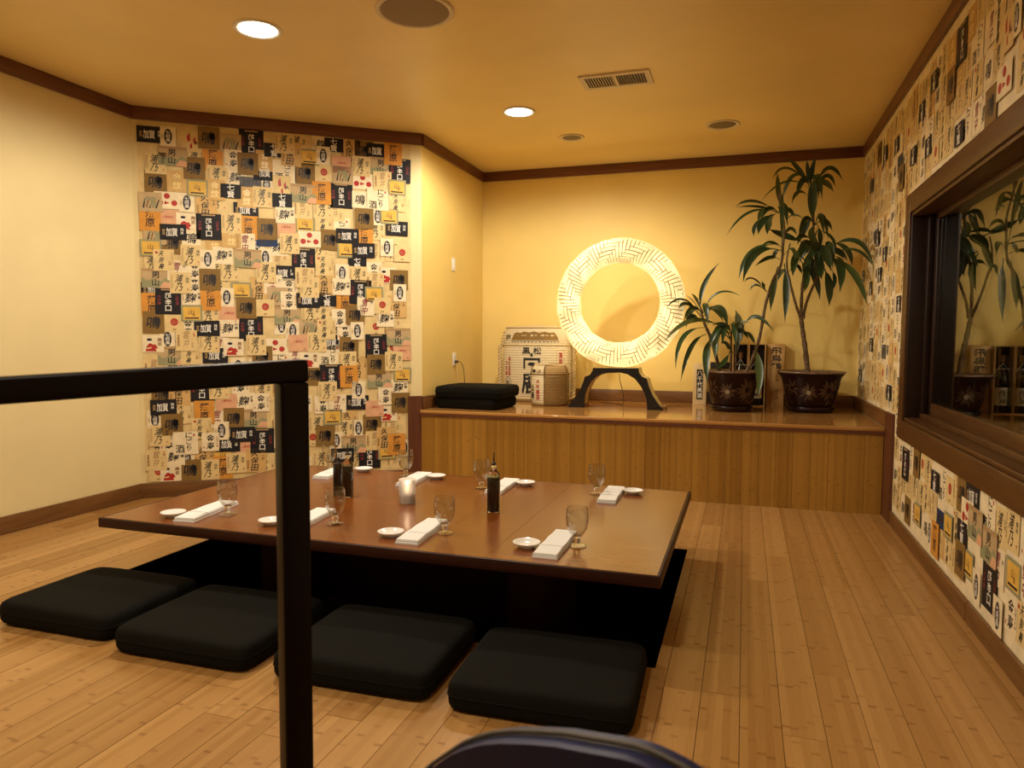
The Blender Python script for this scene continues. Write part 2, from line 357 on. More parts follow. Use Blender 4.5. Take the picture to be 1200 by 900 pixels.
def wall(name, quads, m): 
    mb = MB()
    for q in quads: mb.prism(q[0], q[1], q[2], m)
    return struct(mb.build(name))
T = 0.12
wall('wall_left', [([(XL - T, YF), (XL, YF), (XL, C0.y), (XL - T, C0.y)], 0, H)], M_CREAM)
off = CN * -T
wall_angled = wall('wall_angled', [([(C0.x, C0.y), (C1.x, C1.y), (C1.x + off.x - .001, C1.y + off.y), (C0.x + off.x, C0.y + off.y)], 0, H)], M_CREAM)
wall('wall_return', [([(XS - T, C1.y + .08), (XS, C1.y), (XS, YW), (XS - T, YW)], 0, H)], M_YELL)
wall('wall_back', [([(XS - T, YW), (XR + T, YW), (XR + T, YW + T), (XS - T, YW + T)], 0, H)], M_YELL)
WY0, WY1, WZ0, WZ1 = 1.9, 4.685, 0.685, 1.885               # opening of the window
mb = MB()
mb.box(XR, XR + 0.2, YF, YW, 0, WZ0, M_CREAM); mb.box(XR, XR + 0.2, YF, YW, WZ1, H, M_CREAM)
mb.box(XR, XR + 0.2, YF, WY0, WZ0, WZ1, M_CREAM); mb.box(XR, XR + 0.2, WY1, YW, WZ0, WZ1, M_CREAM)
wall_right = struct(mb.build('wall_right'))
wall('wall_front', [([(XL - T, YF - T), (XR + T, YF - T), (XR + T, YF), (XL - T, YF)], 0, H)], M_CREAM)
mb = MB(); mb.box(XL - T, XR + .2, YF - T, YW + T, H, H + 0.1, M_CEIL); struct(mb.build('ceiling'))
# dark room beyond the glass
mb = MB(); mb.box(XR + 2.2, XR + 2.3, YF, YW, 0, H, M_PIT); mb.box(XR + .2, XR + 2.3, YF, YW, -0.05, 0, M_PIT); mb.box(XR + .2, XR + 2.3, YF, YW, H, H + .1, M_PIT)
mb.box(XR + .2, XR + 2.3, YW, YW + .1, 0, H, M_PIT); mb.box(XR + .2, XR + 2.3, YF - .1, YF, 0, H, M_PIT); struct(mb.build('wall_beyond'))

def strip(name, p0, p1, z0, z1, th, m, n=None):          # board along a wall: p0 -> p1 with the room on the right-hand side
    d = Vector(p1) - Vector(p0); L = d.length; a = math.atan2(d.y, d.x)
    mb = MB(); mb.box(0, L, -th, -0.0005, z0, z1, m); o = mb.build(name, None, (p0[0], p0[1], 0), (0, 0, a)); bevel(o, 0.004, 2); return struct(o)
CZ = H - 0.088
strip('trim_1', (XL, YF), (XL, C0.y), CZ, H - .0005, .022, M_TRIMX)
strip('trim_2', C0, C1, CZ, H - .0005, .022, M_TRIMX)
strip('trim_3', (XS, C1.y), (XS, YW), CZ, H - .0005, .022, M_TRIMX)
strip('trim_4', (XS, YW), (XR, YW), CZ, H - .0005, .022, M_TRIMX)
strip('trim_5', (XR, YW), (XR, YF), CZ, H - .0005, .022, M_TRIMX)
strip('baseboard_left', (XL, YF), (XL, C0.y), 0.0005, .105, .018, M_BASE)
strip('baseboard_angled', C0, C0 + CUV * (CLEN - .115), 0.0005, .105, .018, M_BASE)
strip('baseboard_right', (XR, 4.965), (XR, 3.318), 0.0005, .085, .018, M_BASE)
strip('baseboard_right.001', (XR, 3.312), (XR, YF), 0.0005, .085, .018, M_BASE)
strip('baseboard_back', (XS + .02, YW), (XR - .02, YW), HB + .0005, HB + .105, .018, M_BASE)
strip('baseboard_return', (XS, C1.y), (XS, YW), HB + .0005, HB + .105, .018, M_BASE)
strip('baseboard_side', (XR, YW), (XR, YB - .0), HB + .0005, HB + .105, .018, M_BASE)
mb = MB(); mb.box(CLEN - .115, CLEN - .002, -.02, -.0005, 0.0005, .690, M_TRIMZ); struct(mb.build('trim_6', None, (C0.x, C0.y, 0), (0, 0, math.atan2(CUV.y, CUV.x))))
mb = MB(); mb.box(XR - .02, XR - .0005, 4.97, YB - .003, 0.0005, .690, M_TRIMZ); struct(mb.build('trim_7'))

# ------------------------------------------------------------------ window in the right wall
win = struct(bpy.data.objects.new('window_1', None)); COL.objects.link(win); win.location = (XR, WY1, WZ0)
def wpart(name, x0, x1, y0, y1, z0, z1, m, bv=.004):
    mb = MB(); mb.box(x0 - XR, x1 - XR, y0 - WY1, y1 - WY1, z0 - WZ0, z1 - WZ0, m); o = mb.build(name, win)
    if bv: bevel(o, bv)
    return o
CW = .112
wpart('casing', XR - .022, XR - .0005, WY1, WY1 + CW, WZ0 - CW, WZ1 + CW, M_WIN)
wpart('casing', XR - .022, XR - .0005, WY0 - CW, WY0, WZ0 - CW, WZ1 + CW, M_WIN)
wpart('casing', XR - .022, XR - .0005, WY0, WY1, WZ1, WZ1 + CW, M_WIN)
wpart('casing', XR - .022, XR - .0005, WY0, WY1, WZ0 - CW, WZ0, M_WIN)
G = XR + 0.112
for nm, a in dict(jamb=(WY1 - .02, WY1, WZ0, WZ1), jamb_=(WY0, WY0 + .02, WZ0, WZ1), head=(WY0, WY1, WZ1 - .02, WZ1), sill=(WY0, WY1, WZ0, WZ0 + .02)).items():
    wpart(nm.strip('_'), XR - .01, XR + .2, a[0], a[1], a[2], a[3], M_WIND if 'jamb' in nm else M_WIN)
for nm, a in dict(stile=(WY1 - .13, WY1 - .02, WZ0 + .02, WZ1 - .02), stile_=(WY0 + .02, WY0 + .13, WZ0 + .02, WZ1 - .02), rail=(WY0 + .13, WY1 - .13, WZ1 - .055, WZ1 - .02), rail_=(WY0 + .13, WY1 - .13, WZ0 + .02, WZ0 + .115)).items():
    wpart(nm.strip('_'), G - .014, G + .045, a[0], a[1], a[2], a[3], M_WIND if 'stile' in nm else M_WIN)
wpart('stop', G - .045, G - .0145, WY0 + .02, WY1 - .02, WZ0 + .02, WZ0 + .05, M_WIN, .003)
wpart('stop', G - .045, G - .0145, WY1 - .07, WY1 - .021, WZ0 + .05, WZ1 - .02, M_WIND, .003)
wpart('pane', G + .017, G + .023, WY0 + .125, WY1 - .125, WZ0 + .11, WZ1 - .05, M_WGLASS, 0)  # second pane added to strengthen the reflections
wpart('pane', G - .003, G + .003, WY0 + .125, WY1 - .125, WZ0 + .11, WZ1 - .05, M_WGLASS, 0)

# ------------------------------------------------------------------ raised platform of bamboo
plat = thing('raised_platform', 'long raised bamboo platform with vertical board front along the back wall', 'platform', (XS, YB, 0))
px = lambda x: x - XS
x = XS + .004; rr = random.Random(11); NP = 30; wdt = (XR - .022 - x) / NP
for i in range(NP):
    mb = MB(); mb.box(0.0008, wdt - .0008, 0, .018, 0, HB - .046, M_FRONT); mb.build('front_board', plat, (px(x), rr.uniform(0, .0015), 0)); x += wdt
mb = MB(); mb.box(.003, px(XR) - .003, .02, YW - YB - .003, 0.0, HB - .047, M_SUB); mb.build('carcass', plat)
mb = MB(); mb.box(.002, px(XR) - .022, 0.008, YW - YB - .002, HB - .022, HB, M_TOP); mb.build('top_board', plat)
mb = MB(); mb.box(.002, px(XR) - .0215, -.022, .0075, HB - .024, HB, M_TOP); bevel(mb.build('nosing', plat), .004)
mb = MB(); mb.box(.002, px(XR) - .0215, -.016, .0075, HB - .046, HB - .0245, M_TRIMX); mb.build('apron_strip', plat)

# ------------------------------------------------------------------ pasted paper labels
SRC = {}
def design(key, wd, ht, paper, draw=None):
    if key in SRC: return SRC[key]
    mb = MB(); t = 0.0004; a, b_ = wd / 2, ht / 2
    mb.add([(-a,-b_,0),(a,-b_,0),(a,b_,0),(-a,b_,0),(-a,-b_,t),(a,-b_,t),(a,b_,t),(-a,b_,t)], [(4,5,6,7),(0,1,5,4),(1,2,6,5),(2,3,7,6),(3,0,4,7)], PAP[paper])
    if draw: draw(mb, lambda x, y, z=t + .00015: (x, y, z), lambda x, y, z=t + .0003: (x, y, z), wd, ht)
    me = bpy.data.meshes.new('paper_label'); me.from_pydata(mb.v, [], mb.f)
    for m in mb.mats: me.materials.append(m)
    me.polygons.foreach_set('material_index', mb.mi); SRC[key] = (me, wd, ht, mb); return SRC[key]
def dK(mb, p, q, w, h):
    write(mb, '超辛口', 0, -.004, .042, INK['w'], q, .042); write(mb, '大吟醸', -.058, .01, .022, INK['m'], q); write(mb, '山形酒', .058, .01, .022, INK['m'], q)
    rect(mb, -.045, .045, .078, .086, INK['t'], p)
def dO(mb, p, q, w, h): write(mb, '蒲原', 0, .004, .062, INK['k'], q, .06)
def dB(mb, p, q, w, h): write(mb, '鳴', .0, .0, .088, INK['k'], q, .092, shear=.12); disc(mb, .022, .012, .02, .024, INK['k'], q)
def dW(mb, p, q, w, h):
    disc(mb, 0, 0, .026, .052, INK['k'], p, 18); write(mb, '七冠馬', 0, 0, .026, INK['w'], q, .03); write(mb, '吟醸酒', -.038, 0, .012, INK['t'], q)
def dL(mb, p, q, w, h): write(mb, '加賀', -.008, 0, .06, INK['w'], q, .036, vertical=False); write(mb, '純米', .058, .008, .022, INK['w'], q); write(mb, '清酒', -.062, 0, .02, INK['t'], q)
def dL2(mb, p, q, w, h): write(mb, '七賢', 0, 0, .048, INK['w'], q, .05)
def dG(mb, p, q, w, h):
    rect(mb, -w/2+.013, w/2-.013, -h/2+.013, h/2-.013, PAP['gold'], p); write(mb, '山', -.002, .008, .035, INK['b'], q, .04); rect(mb, -.045, .045, -.040, -.030, INK['k'], q); write(mb, '酒', .012, -.012, .02, INK['b'], q)
def dR(mb, p, q, w, h):
    for x, y in ((0, .03), (-.046, -.018), (.046, -.018)): disc(mb, x, y, .02, .02, INK['r'], q, 16)
    poly(mb, [(-.018, -.005), (.018, -.018), (-.018, -.03)], INK['r'], q)
def dS(mb, p, q, w, h): disc(mb, 0, .008, .025, .027, INK['r'], p, 18); write(mb, '心', 0, .008, .03, INK['t'], q); write(mb, '清酒', 0, -.045, .012, INK['b'], q, vertical=False)
def dM(mb, p, q, w, h):
    poly(mb, [(-w/2, -h/2), (w/2, -h/2), (w/2, -.012), (.06, .006), (.03, -.02), (-.02, .0), (-.06, -.02), (-w/2, .01)], PAP['sage'], p); rect(mb, -w/2, w/2, h/2-.02, h/2, INK['t'], p)
    poly(mb, [(.02, -h/2), (w/2, -h/2), (w/2, -.03), (.05, -.022)], PAP['pink'], q); write(mb, '男山', -.004, -.002, .05, INK['k'], lambda x, y: (x, y, .0009), .052)
def dP(mb, p, q, w, h): write(mb, '上善如水', 0, .012, .017, INK['r'], q, vertical=False); write(mb, '酒', .045, -.045, .012, INK['b'], q)
def dGe(mb, p, q, w, h):
    poly(mb, [(-.05, -.055), (-.04, -.015), (-.022, .004), (-.004, -.004), (.012, -.03), (.022, -.055)], INK['r'], p); poly(mb, [(-.004, -.008), (.014, -.004), (.03, -.03), (.012, -.04)], INK['r'], q); disc(mb, -.024, .016, .012, .013, INK['w'], p); disc(mb, -.024, .028, .017, .010, INK['k'], q); poly(mb, [(-.04, -.03), (-.01, -.024), (-.012, -.032), (-.042, -.038)], INK['g'], q)
    write(mb, '舞姿', .042, .012, .028, INK['b'], q)
def dN(mb, p, q, w, h): write(mb, '蒼海', 0, 0, .05, INK['k'], q, vertical=False)
def dSl(mb, p, q, w, h): write(mb, '越乃', 0, 0, .055, INK['k'], q, vertical=False)
def dNi(mb, p, q, w, h): write(mb, 'にごり', .022, .01, .044, INK['k'], q, .046); write(mb, '酒', -.038, -.04, .06, INK['k'], q); rect(mb, .05, .062, .05, .065, INK['r'], p)
def dGt(mb, p, q, w, h): write(mb, '金紋', 0, 0, .055, INK['g'], q)
def dKu(mb, p, q, w, h): write(mb, '久保田', -.01, 0, .050, INK['k'], q, .052, shear=.15); write(mb, '千寿', .048, .02, .018, INK['b'], q); write(mb, '越後長岡', -.057, -.03, .015, INK['b'], q)
def dH(mb, p, q, w, h): write(mb, '浦乃', -.008, 0, .058, INK['k'], q, .046, shear=.25); write(mb, '純米', .045, .02, .020, INK['k'], q); write(mb, '酒', .048, -.045, .012, INK['r'], q); write(mb, '清酒特別純米', -.056, .005, .015, INK['t'], q)
def dWk(mb, p, q, w, h): write(mb, '麹', -.008, 0, .072, INK['k'], q, shear=.15); write(mb, '吟醸', .05, .015, .022, INK['k'], q); write(mb, '生貯蔵酒', -.057, .01, .014, INK['t'], q)
def dWb(mb, p, q, w, h): write(mb, '鳴', 0, 0, .075, INK['k'], q, shear=.15)
def dWy(mb, p, q, w, h): write(mb, '金寿', 0, 0, .055, INK['k'], q, .052, shear=.1); write(mb, '清', -.045, -.04, .014, INK['r'], q); write(mb, '特撰大吟醸', .046, .0, .015, INK['t'], q)
def dT(mb, p, q, w, h): write(mb, '天狗舞', -.015, .0, .042, INK['k'], q, .03, shear=.3); write(mb, '山廃', .038, -.02, .016, INK['b'], q); write(mb, '石川県白山市', .055, .012, .014, INK['t'], q); disc(mb, -.045, .052, .009, .009, INK['r'], q, 8)
def dE(mb, p, q, w, h): write(mb, '雲井', 0, .01, .055, INK['t'], q, .04, shear=.2); write(mb, '酒造', .04, -.03, .018, INK['t'], q); write(mb, '本醸造原酒', -.052, .0, .016, INK['b'], q); write(mb, '冷用', .05, .045, .014, INK['r'], q)
def dRd(mb, p, q, w, h): write(mb, '雪中', -.005, .0, .056, INK['m'], q, .045, shear=.2); write(mb, '梅', .046, .03, .02, INK['k'], q)
def dDr(mb, p, q, w, h):
    for k in range(5): poly(mb, [(-.05 + k*.02, -.04 + .01 * (k % 2)), (-.035 + k*.022, .03 - .012 * (k % 3)), (-.028 + k*.022, .028 - .012 * (k % 3)), (-.04 + k*.02, -.045)], INK['b'] if k % 2 else INK['k'], p)
    write(mb, '鶴', .0, .0, .08, PAP['sage'], q)
def dFl(mb, p, q, w, h):
    for x, y, s in ((-.03, .03, 1), (.01, .01, .8), (-.01, -.03, .7)): poly(mb, [(x, y), (x + .018 * s, y + .03 * s), (x + .024 * s, y - .03 * s), (x + .004, y - .035 * s)], INK['r'], p)
    write(mb, '火', .035, -.01, .03, INK['k'], q)
DES = dict(K=(.168, .185, 'black', dK), O=(.136, .17, 'orange', dO), B=(.142, .155, 'brown', dB), W=(.10, .135, 'white', dW), L=(.172, .112, 'black', dL), J=(.14, .10, 'black', dL2),
           G=(.14, .118, 'sage', dG), R=(.165, .12, 'white', dR), S=(.128, .125, 'cream', dS), M=(.185, .135, 'taupe', dM), P=(.14, .125, 'pink', dP), Q=(.138, .122, 'white', dGe),
           N=(.148, .085, 'navy', dN), D=(.15, .095, 'slate', dSl), I=(.165, .165, 'white', dNi), T=(.13, .15, 'tan', dGt), U=(.142, .175, 'tan', dKu), H=(.138, .15, 'cream', dH), X=(.135, .125, 'white', dWk),
           V=(.125, .125, 'white', dWb), Y=(.118, .135, 'white', dWy), Z=(.135, .15, 'cream', dT), E=(.14, .15, 'cream', dE), A=(.13, .14, 'white', dRd), C=(.15, .135, 'taupe', dDr), F=(.13, .15, 'cream', dFl))
def lab(k): d = DES[k]; return design(k, *d)
# labels read off the photograph, four views joined: (view origin, scale, design -> centres)
VIEWS = [((155, 130), 5.625, dict(K=[(785,210),(505,765)], O=[(530,320),(118,710),(765,770)], B=[(505,180),(155,470),(410,380),(890,780),(762,350),(265,870)], W=[(237,170),(360,605),(885,490)],
    L=[(105,155),(750,655),(270,800),(880,410)], J=[(650,530),(935,260)], G=[(430,510)], R=[(230,590)], M=[(265,300)], C=[(645,215),(110,600),(150,815)], P=[(235,710)], Q=[(360,730)], D=[(780,480)], T=[(295,465),(875,330),(545,520),(755,570),(655,835)],
    U=[(490,625)], H=[(155,345),(560,430),(655,740),(860,570)], X=[(685,440)], V=[(390,840)], F=[(390,200)], Y=[(665,320)])),
  ((320, 140), 5.625, dict(K=[(450,505),(835,340),(200,930)], O=[(320,485),(600,775),(790,215)], B=[(210,355),(600,655),(375,795),(600,210)], W=[(330,240),(690,640),(750,845)], L=[(690,210),(490,770),(815,720),(595,865)], J=[(400,170),(25,230),(60,535)],
    G=[(240,250),(815,450),(765,640),(210,690),(485,860)], R=[(590,410),(240,790)], S=[(335,355),(850,885)], M=[(710,310),(200,490)], P=[(85,720),(450,300)], I=[(75,345),(690,530)], U=[(120,230),(510,200)], H=[(75,140),(160,135),(580,310),(330,590),(110,820)],
    X=[(320,150),(80,630)], V=[(575,530)], C=[(460,370)], A=[(0,170)], E=[(195,590),(720,410)], Z=[(820,545),(340,670)], F=[(60,440)], N=[(-40,800)])),
  ((160, 280), 5.625, dict(K=[(210,412),(755,588)], O=[(490,395),(85,435)], B=[(485,270),(115,550),(725,455),(830,775)], W=[(470,135),(850,125),(205,660),(595,385)], L=[(520,770),(465,590),(110,340)], G=[(95,60),(690,340),(365,490)], R=[(915,710)], S=[(850,455),(250,555)],
    M=[(735,130),(130,260),(235,770)], P=[(610,500)], Q=[(90,690),(640,715)], U=[(815,330)], H=[(360,110),(610,210),(855,220),(480,500),(290,290),(480,680),(790,700)], X=[(570,110),(365,390),(610,590)], Y=[(385,295),(385,205),(340,585)], A=[(270,210),(900,300),(720,30)], Z=[(360,760),(180,140)], C=[(930,380)], E=[(330,670)])),
  ((320, 290), 5.625, dict(K=[(205,85),(575,295),(680,650),(385,850)], O=[(472,355),(500,850)], B=[(830,215),(540,445),(500,655),(680,770),(275,840)], W=[(455,170),(130,550),(555,550),(835,300)], L=[(70,170),(230,350),(390,625)], J=[(355,345),(555,105)], G=[(665,310),(870,840)], S=[(720,385)],
    M=[(95,450),(825,590),(700,870)], P=[(165,630),(850,690)], Q=[(750,185),(240,740)], I=[(375,710)], U=[(345,240),(820,390)], H=[(240,265),(560,190),(290,625),(490,750),(795,750),(250,430)], X=[(450,260),(740,470)], Y=[(105,265),(105,350),(665,155),(440,465),(475,550)], A=[(610,390),(150,720)], Z=[(340,120),(345,420),(350,540)], C=[(240,530),(30,340)], E=[(210,200),(670,230)])),
  ((150, 340), 3.4615, dict(K=[(300,400),(545,610),(980,675)], O=[(310,495),(385,720),(1090,625)], B=[(140,420),(180,545),(430,520),(800,590),(990,545),(1105,455),(255,745)], W=[(110,525),(380,570),(240,685),(935,405),(935,560),(845,610),(1120,640)], L=[(145,475),(405,625),(465,585),(930,455),(870,670)],
    G=[(830,515),(385,670),(1050,655)], S=[(750,600),(125,740)], M=[(510,520),(915,625)], P=[(400,455),(1000,480),(480,640)], Q=[(175,740),(1055,500)], I=[(235,620)], U=[(210,420),(310,680),(520,690),(895,535),(1045,600)], X=[(475,450),(190,675),(1100,395)], Y=[(540,455),(790,465),(1045,430),(165,615),(335,615)],
    A=[(850,460),(365,520)], H=[(370,400),(545,410),(810,410),(880,565),(440,700),(330,745),(130,590)], Z=[(225,500),(300,560),(565,700)], E=[(100,690),(1000,610)]))]
def wmat(o, u, n):                                       # local X along the wall, Y up, Z into the room
    return Matrix(((u.x, 0, n.x, o.x), (u.y, 0, n.y, o.y), (0, 1, 0, o.z), (0, 0, 0, 1)))
def layout(P0, u, n, s_lo, s_hi, z_ok, traced, cell, rng, jit=.02):
    out = []
    for k, s, z in traced:
        _, wd, ht, _ = lab(k)
        out.append([k, s, z])
    for gi, s in enumerate([s_lo + cell[0] * (i + .5) for i in range(int((s_hi - s_lo) / cell[0]) + 1)]):
        z = 0.05; gj = 0
        while z < H - .1:
            ss = s + rng.uniform(-jit, jit); zz = z + rng.uniform(-jit, jit); z += cell[1]; gj += 1
            if ss > s_hi - .02 or not z_ok(ss, zz): continue
            if any(abs(ss - t[1]) < lab(t[0])[1] * .44 and abs(zz - t[2]) < lab(t[0])[2] * .44 for t in out[:len(traced)]): continue
            out.append([rng.choice('HHHZZEEEAXYYUWSHTVZI'), ss, zz])
    return out
def paste(parent, items, P0, u, n, s_lo, s_hi, bounds, nfill_from, rng, limit=300):
    objs = []; rest = MB()
    for i, (k, s, z) in enumerate(items):
        me, wd, ht, mb = lab(k)
        zlo, zhi = bounds(s)
        s = min(max(s, s_lo + wd / 2), s_hi - wd / 2); z = min(max(z, zlo + ht / 2), zhi - ht / 2)
        lay = (.0006 + .0005 * (i % 6)) if i >= nfill_from else (.0040 + .0005 * ((i * 7) % 13))
        M = wmat(Vector((P0.x + u.x * s + n.x * lay, P0.y + u.y * s + n.y * lay, z)), u, n) @ Matrix.Rotation(rng.uniform(-.02, .02), 4, 'Z')
        if i < limit or limit is None:
            o = link('paper_label', me, parent); o.matrix_basis = M; objs.append(o)
        else:
            off = len(rest.v); rest.v += [tuple(M @ Vector(v)) for v in mb.v]
            for f, mi in zip(mb.f, mb.mi): rest.f.append([off + q for q in f]); rest.mi.append(rest.mat(mb.mats[mi])); rest.sm.append(False)
    if rest.v: stuff(rest.build('paper_label_patch', parent))
# angled wall
rg = random.Random(5)
traced = []
P0 = Vector((C0.x, C0.y, 0)); n3 = Vector((CN.x, CN.y, 0)); u3 = Vector((CUV.x, CUV.y, 0))
for (o_, s_, dd) in VIEWS:
    for k, pts in dd.items():
        for (cx, cy) in pts:
            q = on_plane(o_[0] + cx / s_, o_[1] + cy / s_, P0, n3); s = (q - P0).dot(u3)
            if all((s - t[1]) ** 2 + (q.z - t[2]) ** 2 > .055 ** 2 for t in traced): traced.append((k, s, q.z))
S_LO, S_HI = .035, CLEN - .088
items = layout(P0, u3, n3, S_LO, S_HI, lambda s, z: .1 < z < CZ - .03, traced, (.142, .148), rg)
print('angled wall labels', len(traced), len(items))
mb = MB(); mb.add([tuple(P0 + u3 * s + n3 * .0003 + Vector((0, 0, z))) for s, z in ((S_LO, .106), (S_HI, .106), (S_HI, CZ), (S_LO, CZ))], [(0, 1, 2, 3)], PAP['cream']); mb.build('paper_backing', wall_angled)
paste(wall_angled, items, P0, u3, n3, S_LO, S_HI, lambda s: (.106, CZ - .001), len(traced), rg)
# right wall: s runs from the back corner towards the viewer
u3 = Vector((0, -1, 0)); n3 = Vector((-1, 0, 0)); P0 = Vector((XR, YW, 0))
RW = dict(K=[(1129,50),(1062.4,543.6),(1161,688)], J=[(1096.7,95),(1081.7,130),(1126,156.7),(1089,171.7),(1072,182.7),(1052,170),(1039,180),(1057,207),(1030,280),(1038,298),(1012,324),(1032,322),(1021,338),(1022,404),(1054,356),(1043,460),(1009,440),(1097.6,563.8),(1129,624)],
    B=[(1116.7,100),(1162.7,135),(1058,208),(1031.7,180),(1064,598),(1075.8,537),(1128.7,577.8),(1127,655.6)], L=[(1141,579)], R=[(1180,93),(1135,602.7)], K2=[], D=[(1023,218),(1056,190),(1028,277),(1036.7,412)], M=[(1145.8,615),(1161,640)], N=[(1103.8,609)], G=[(1113,616.7),(1189,675.8),(1076.7,602.7),(1136,661.8)],
    O=[(1097.6,632)], W=[(1145.8,688),(1172,722),(1090.7,624.5),(1195,20)], A=[(1165,30)], F=[(1185,35)])
traced = []
for k, pts in RW.items():
    for (cx, cy) in pts:
        q = on_plane(cx, cy, P0, n3); traced.append((k, YW - q.y, q.z))
sill_s = YW - (WY1 + CW)
def z_ok(s, z):
    if s < YW - YB + .1: lo = HB + .12
    else: lo = .1
    if s > sill_s - .05 and WZ0 - CW - .05 < z < WZ1 + CW + .05: return False
    if YW - YB - .06 < s < YW - 4.94 and z < .76: return False
    return lo < z < CZ - .03
def bnd(s):
    return None
S_LO, S_HI = .004, YW - 2.25
items = layout(P0, u3, n3, S_LO, S_HI, z_ok, traced, (.136, .146), rg)
tr = len(traced)
head = items[:tr]; fill = sorted(items[tr:], key=lambda t: -t[1]); items = head + fill
print('right wall labels', tr, len(items))
mb = MB()
for a, b_, z0, z1 in ((0, sill_s, HB + .106, CZ), (sill_s, YW - YF, WZ1 + CW, CZ), (sill_s, YW - YF, .086, WZ0 - CW), (YW - 4.965, sill_s, .086, .70)):
    mb.add([(XR - .0003, YW - s, z) for s, z in ((a, z0), (b_, z0), (b_, z1), (a, z1))], [(0, 1, 2, 3)], PAP['white'])
mb.build('paper_backing', wall_right)
class Bnd:
    def __init__(s): pass
def paste_right():
    rest = MB()
    for i, (k, s, z) in enumerate(items):
        me, wd, ht, mb = lab(k); wd2, ht2 = wd / 2, ht / 2
        zlo, zhi = (HB + .107 if s < YW - 4.965 + .02 else .087), CZ - .002
        s = max(s, wd2 + .003)
        if s + wd2 > sill_s - .003:
            if z > WZ1: zlo = WZ1 + CW + .003
            elif z < WZ0: zhi = WZ0 - CW - .003
            else: s = sill_s - .003 - wd2
        if z < .72 and s < YW - 4.9: s = max(s, YW - 4.965 + wd2 + .002)
        z = min(max(z, zlo + ht2), zhi - ht2)
        if zhi - zlo < ht: continue
        lay = (.0006 + .0005 * (i % 6)) if i >= tr else (.0040 + .0005 * ((i * 7) % 13))
        M = wmat(Vector((XR - lay, YW - s, z)), u3, n3)
        if i < 298: o = link('paper_label', me, wall_right); o.matrix_basis = M
        else:
            off = len(rest.v); rest.v += [tuple(M @ Vector(v)) for v in mb.v]
            for f, mi in zip(mb.f, mb.mi): rest.f.append([off + q for q in f]); rest.mi.append(rest.mat(mb.mats[mi])); rest.sm.append(False)
    if rest.v: stuff(rest.build('paper_label_patch', wall_right))
paste_right()

# ------------------------------------------------------------------ ceiling fittings
def downlight(loc, r, lit, label):
    t = thing('downlight', label, 'ceiling light', (loc[0], loc[1], H), 0, 'recessed downlights')
    mb = MB(); mb.lathe([(r, -.0005), (r + .0, -.006), (r - .006, -.009), (r - .022, -.006), (r - .026, -.0005)], M_WHITEP if lit else M_GRILLE, 40); mb.build('trim_ring', t)
    rb = r - .026
    if lit:
        mb = MB(); mb.lathe([(rb, -.0035), (rb * .6, -.006), (0.001, -.007)], M_CANLIT, 32); mb.build('lens', t)
        L = bpy.data.lights.new('downlight_lamp', 'SPOT'); L.energy = CAN_POWER * lit; L.color = LAMP; L.spot_size = math.radians(174); L.spot_blend = .35; L.shadow_soft_size = .06
        lo = bpy.data.objects.new('lamp', L); COL.objects.link(lo); lo.parent = t; lo.location = (0, 0, -.03)
    else:
        mb = MB(); mb.lathe([(rb, -.001), (rb * .9, -.0025), (.001, -.003)], M_CANDARK, 32); mb.build('baffle', t)
    return t
downlight((-2.434, 3.224), .122, 1.0, 'lit recessed ceiling downlight nearest the left wall, the larger bright one')
downlight((-1.549, 4.914), .118, 1.0, 'lit recessed ceiling downlight towards the platform, left of the air vent')
downlight((-1.341, 5.65), .10, 0, 'small unlit recessed can in the ceiling above the ring lamp')
downlight((-0.194, 5.643), .122, 0, 'larger unlit recessed can in the ceiling above the potted plants')
downlight((-2.3, 0.7), .12, .9, 'lit recessed downlight over the walkway on the left, behind the railing')
downlight((-0.7, 0.6), .12, .6, 'lit recessed downlight overhead beside the navy chair')
t = thing('ceiling_speaker', 'round flush ceiling speaker with tan mesh grille beside the downlight', 'speaker', (-1.564, 3.271, H))
mb = MB(); mb.lathe([(.19, -.0005), (.19, -.007), (.182, -.011), (.168, -.009), (.165, -.0005)], M_GRILLE, 48); mb.build('rim', t)
mb = MB(); mb.lathe([(.165, -.007), (.1, -.010), (.001, -.011)], M_SPK, 40); mb.build('grille', t)
t = thing('air_vent', 'rectangular white slatted air vent set in the ceiling', 'vent', (-.79, 4.487, H), .0)
W2, D2 = .215, .118
mb = MB()
for a in ((-W2, W2, -D2, -D2 + .034), (-W2, W2, D2 - .034, D2), (-W2, -W2 + .034, -D2 + .034, D2 - .034), (W2 - .034, W2, -D2 + .034, D2 - .034), (-.009, .009, -D2 + .034, D2 - .034)): mb.box(a[0], a[1], a[2], a[3], -.009, -.0005, M_GRILLE)
mb.build('frame', t)
mb = MB(); mb.box(-W2 + .02, W2 - .02, -D2 + .02, D2 - .02, -.0016, -.0006, M_DUCT); mb.build('duct', t)
slat = None
for side in (-1, 1):
    for k in range(10):
        x = side * (.019 + k * .0165)
        if slat is None:
            mb = MB(); mb.prism([(-.0045, -.0085), (-.0030, -.0090), (.0045, -.0022), (.0030, -.0018)], -D2 + .034, D2 - .034, M_GRILLE, 'Y'); slat = mb.build('slat', t, (x, 0, 0))
        else:
            o = slat.copy(); COL.objects.link(o); o.parent = t; o.location = (x, 0, 0)
            o.scale = (-1.15, 1, 1) if side < 0 else (.5, 1, 1)

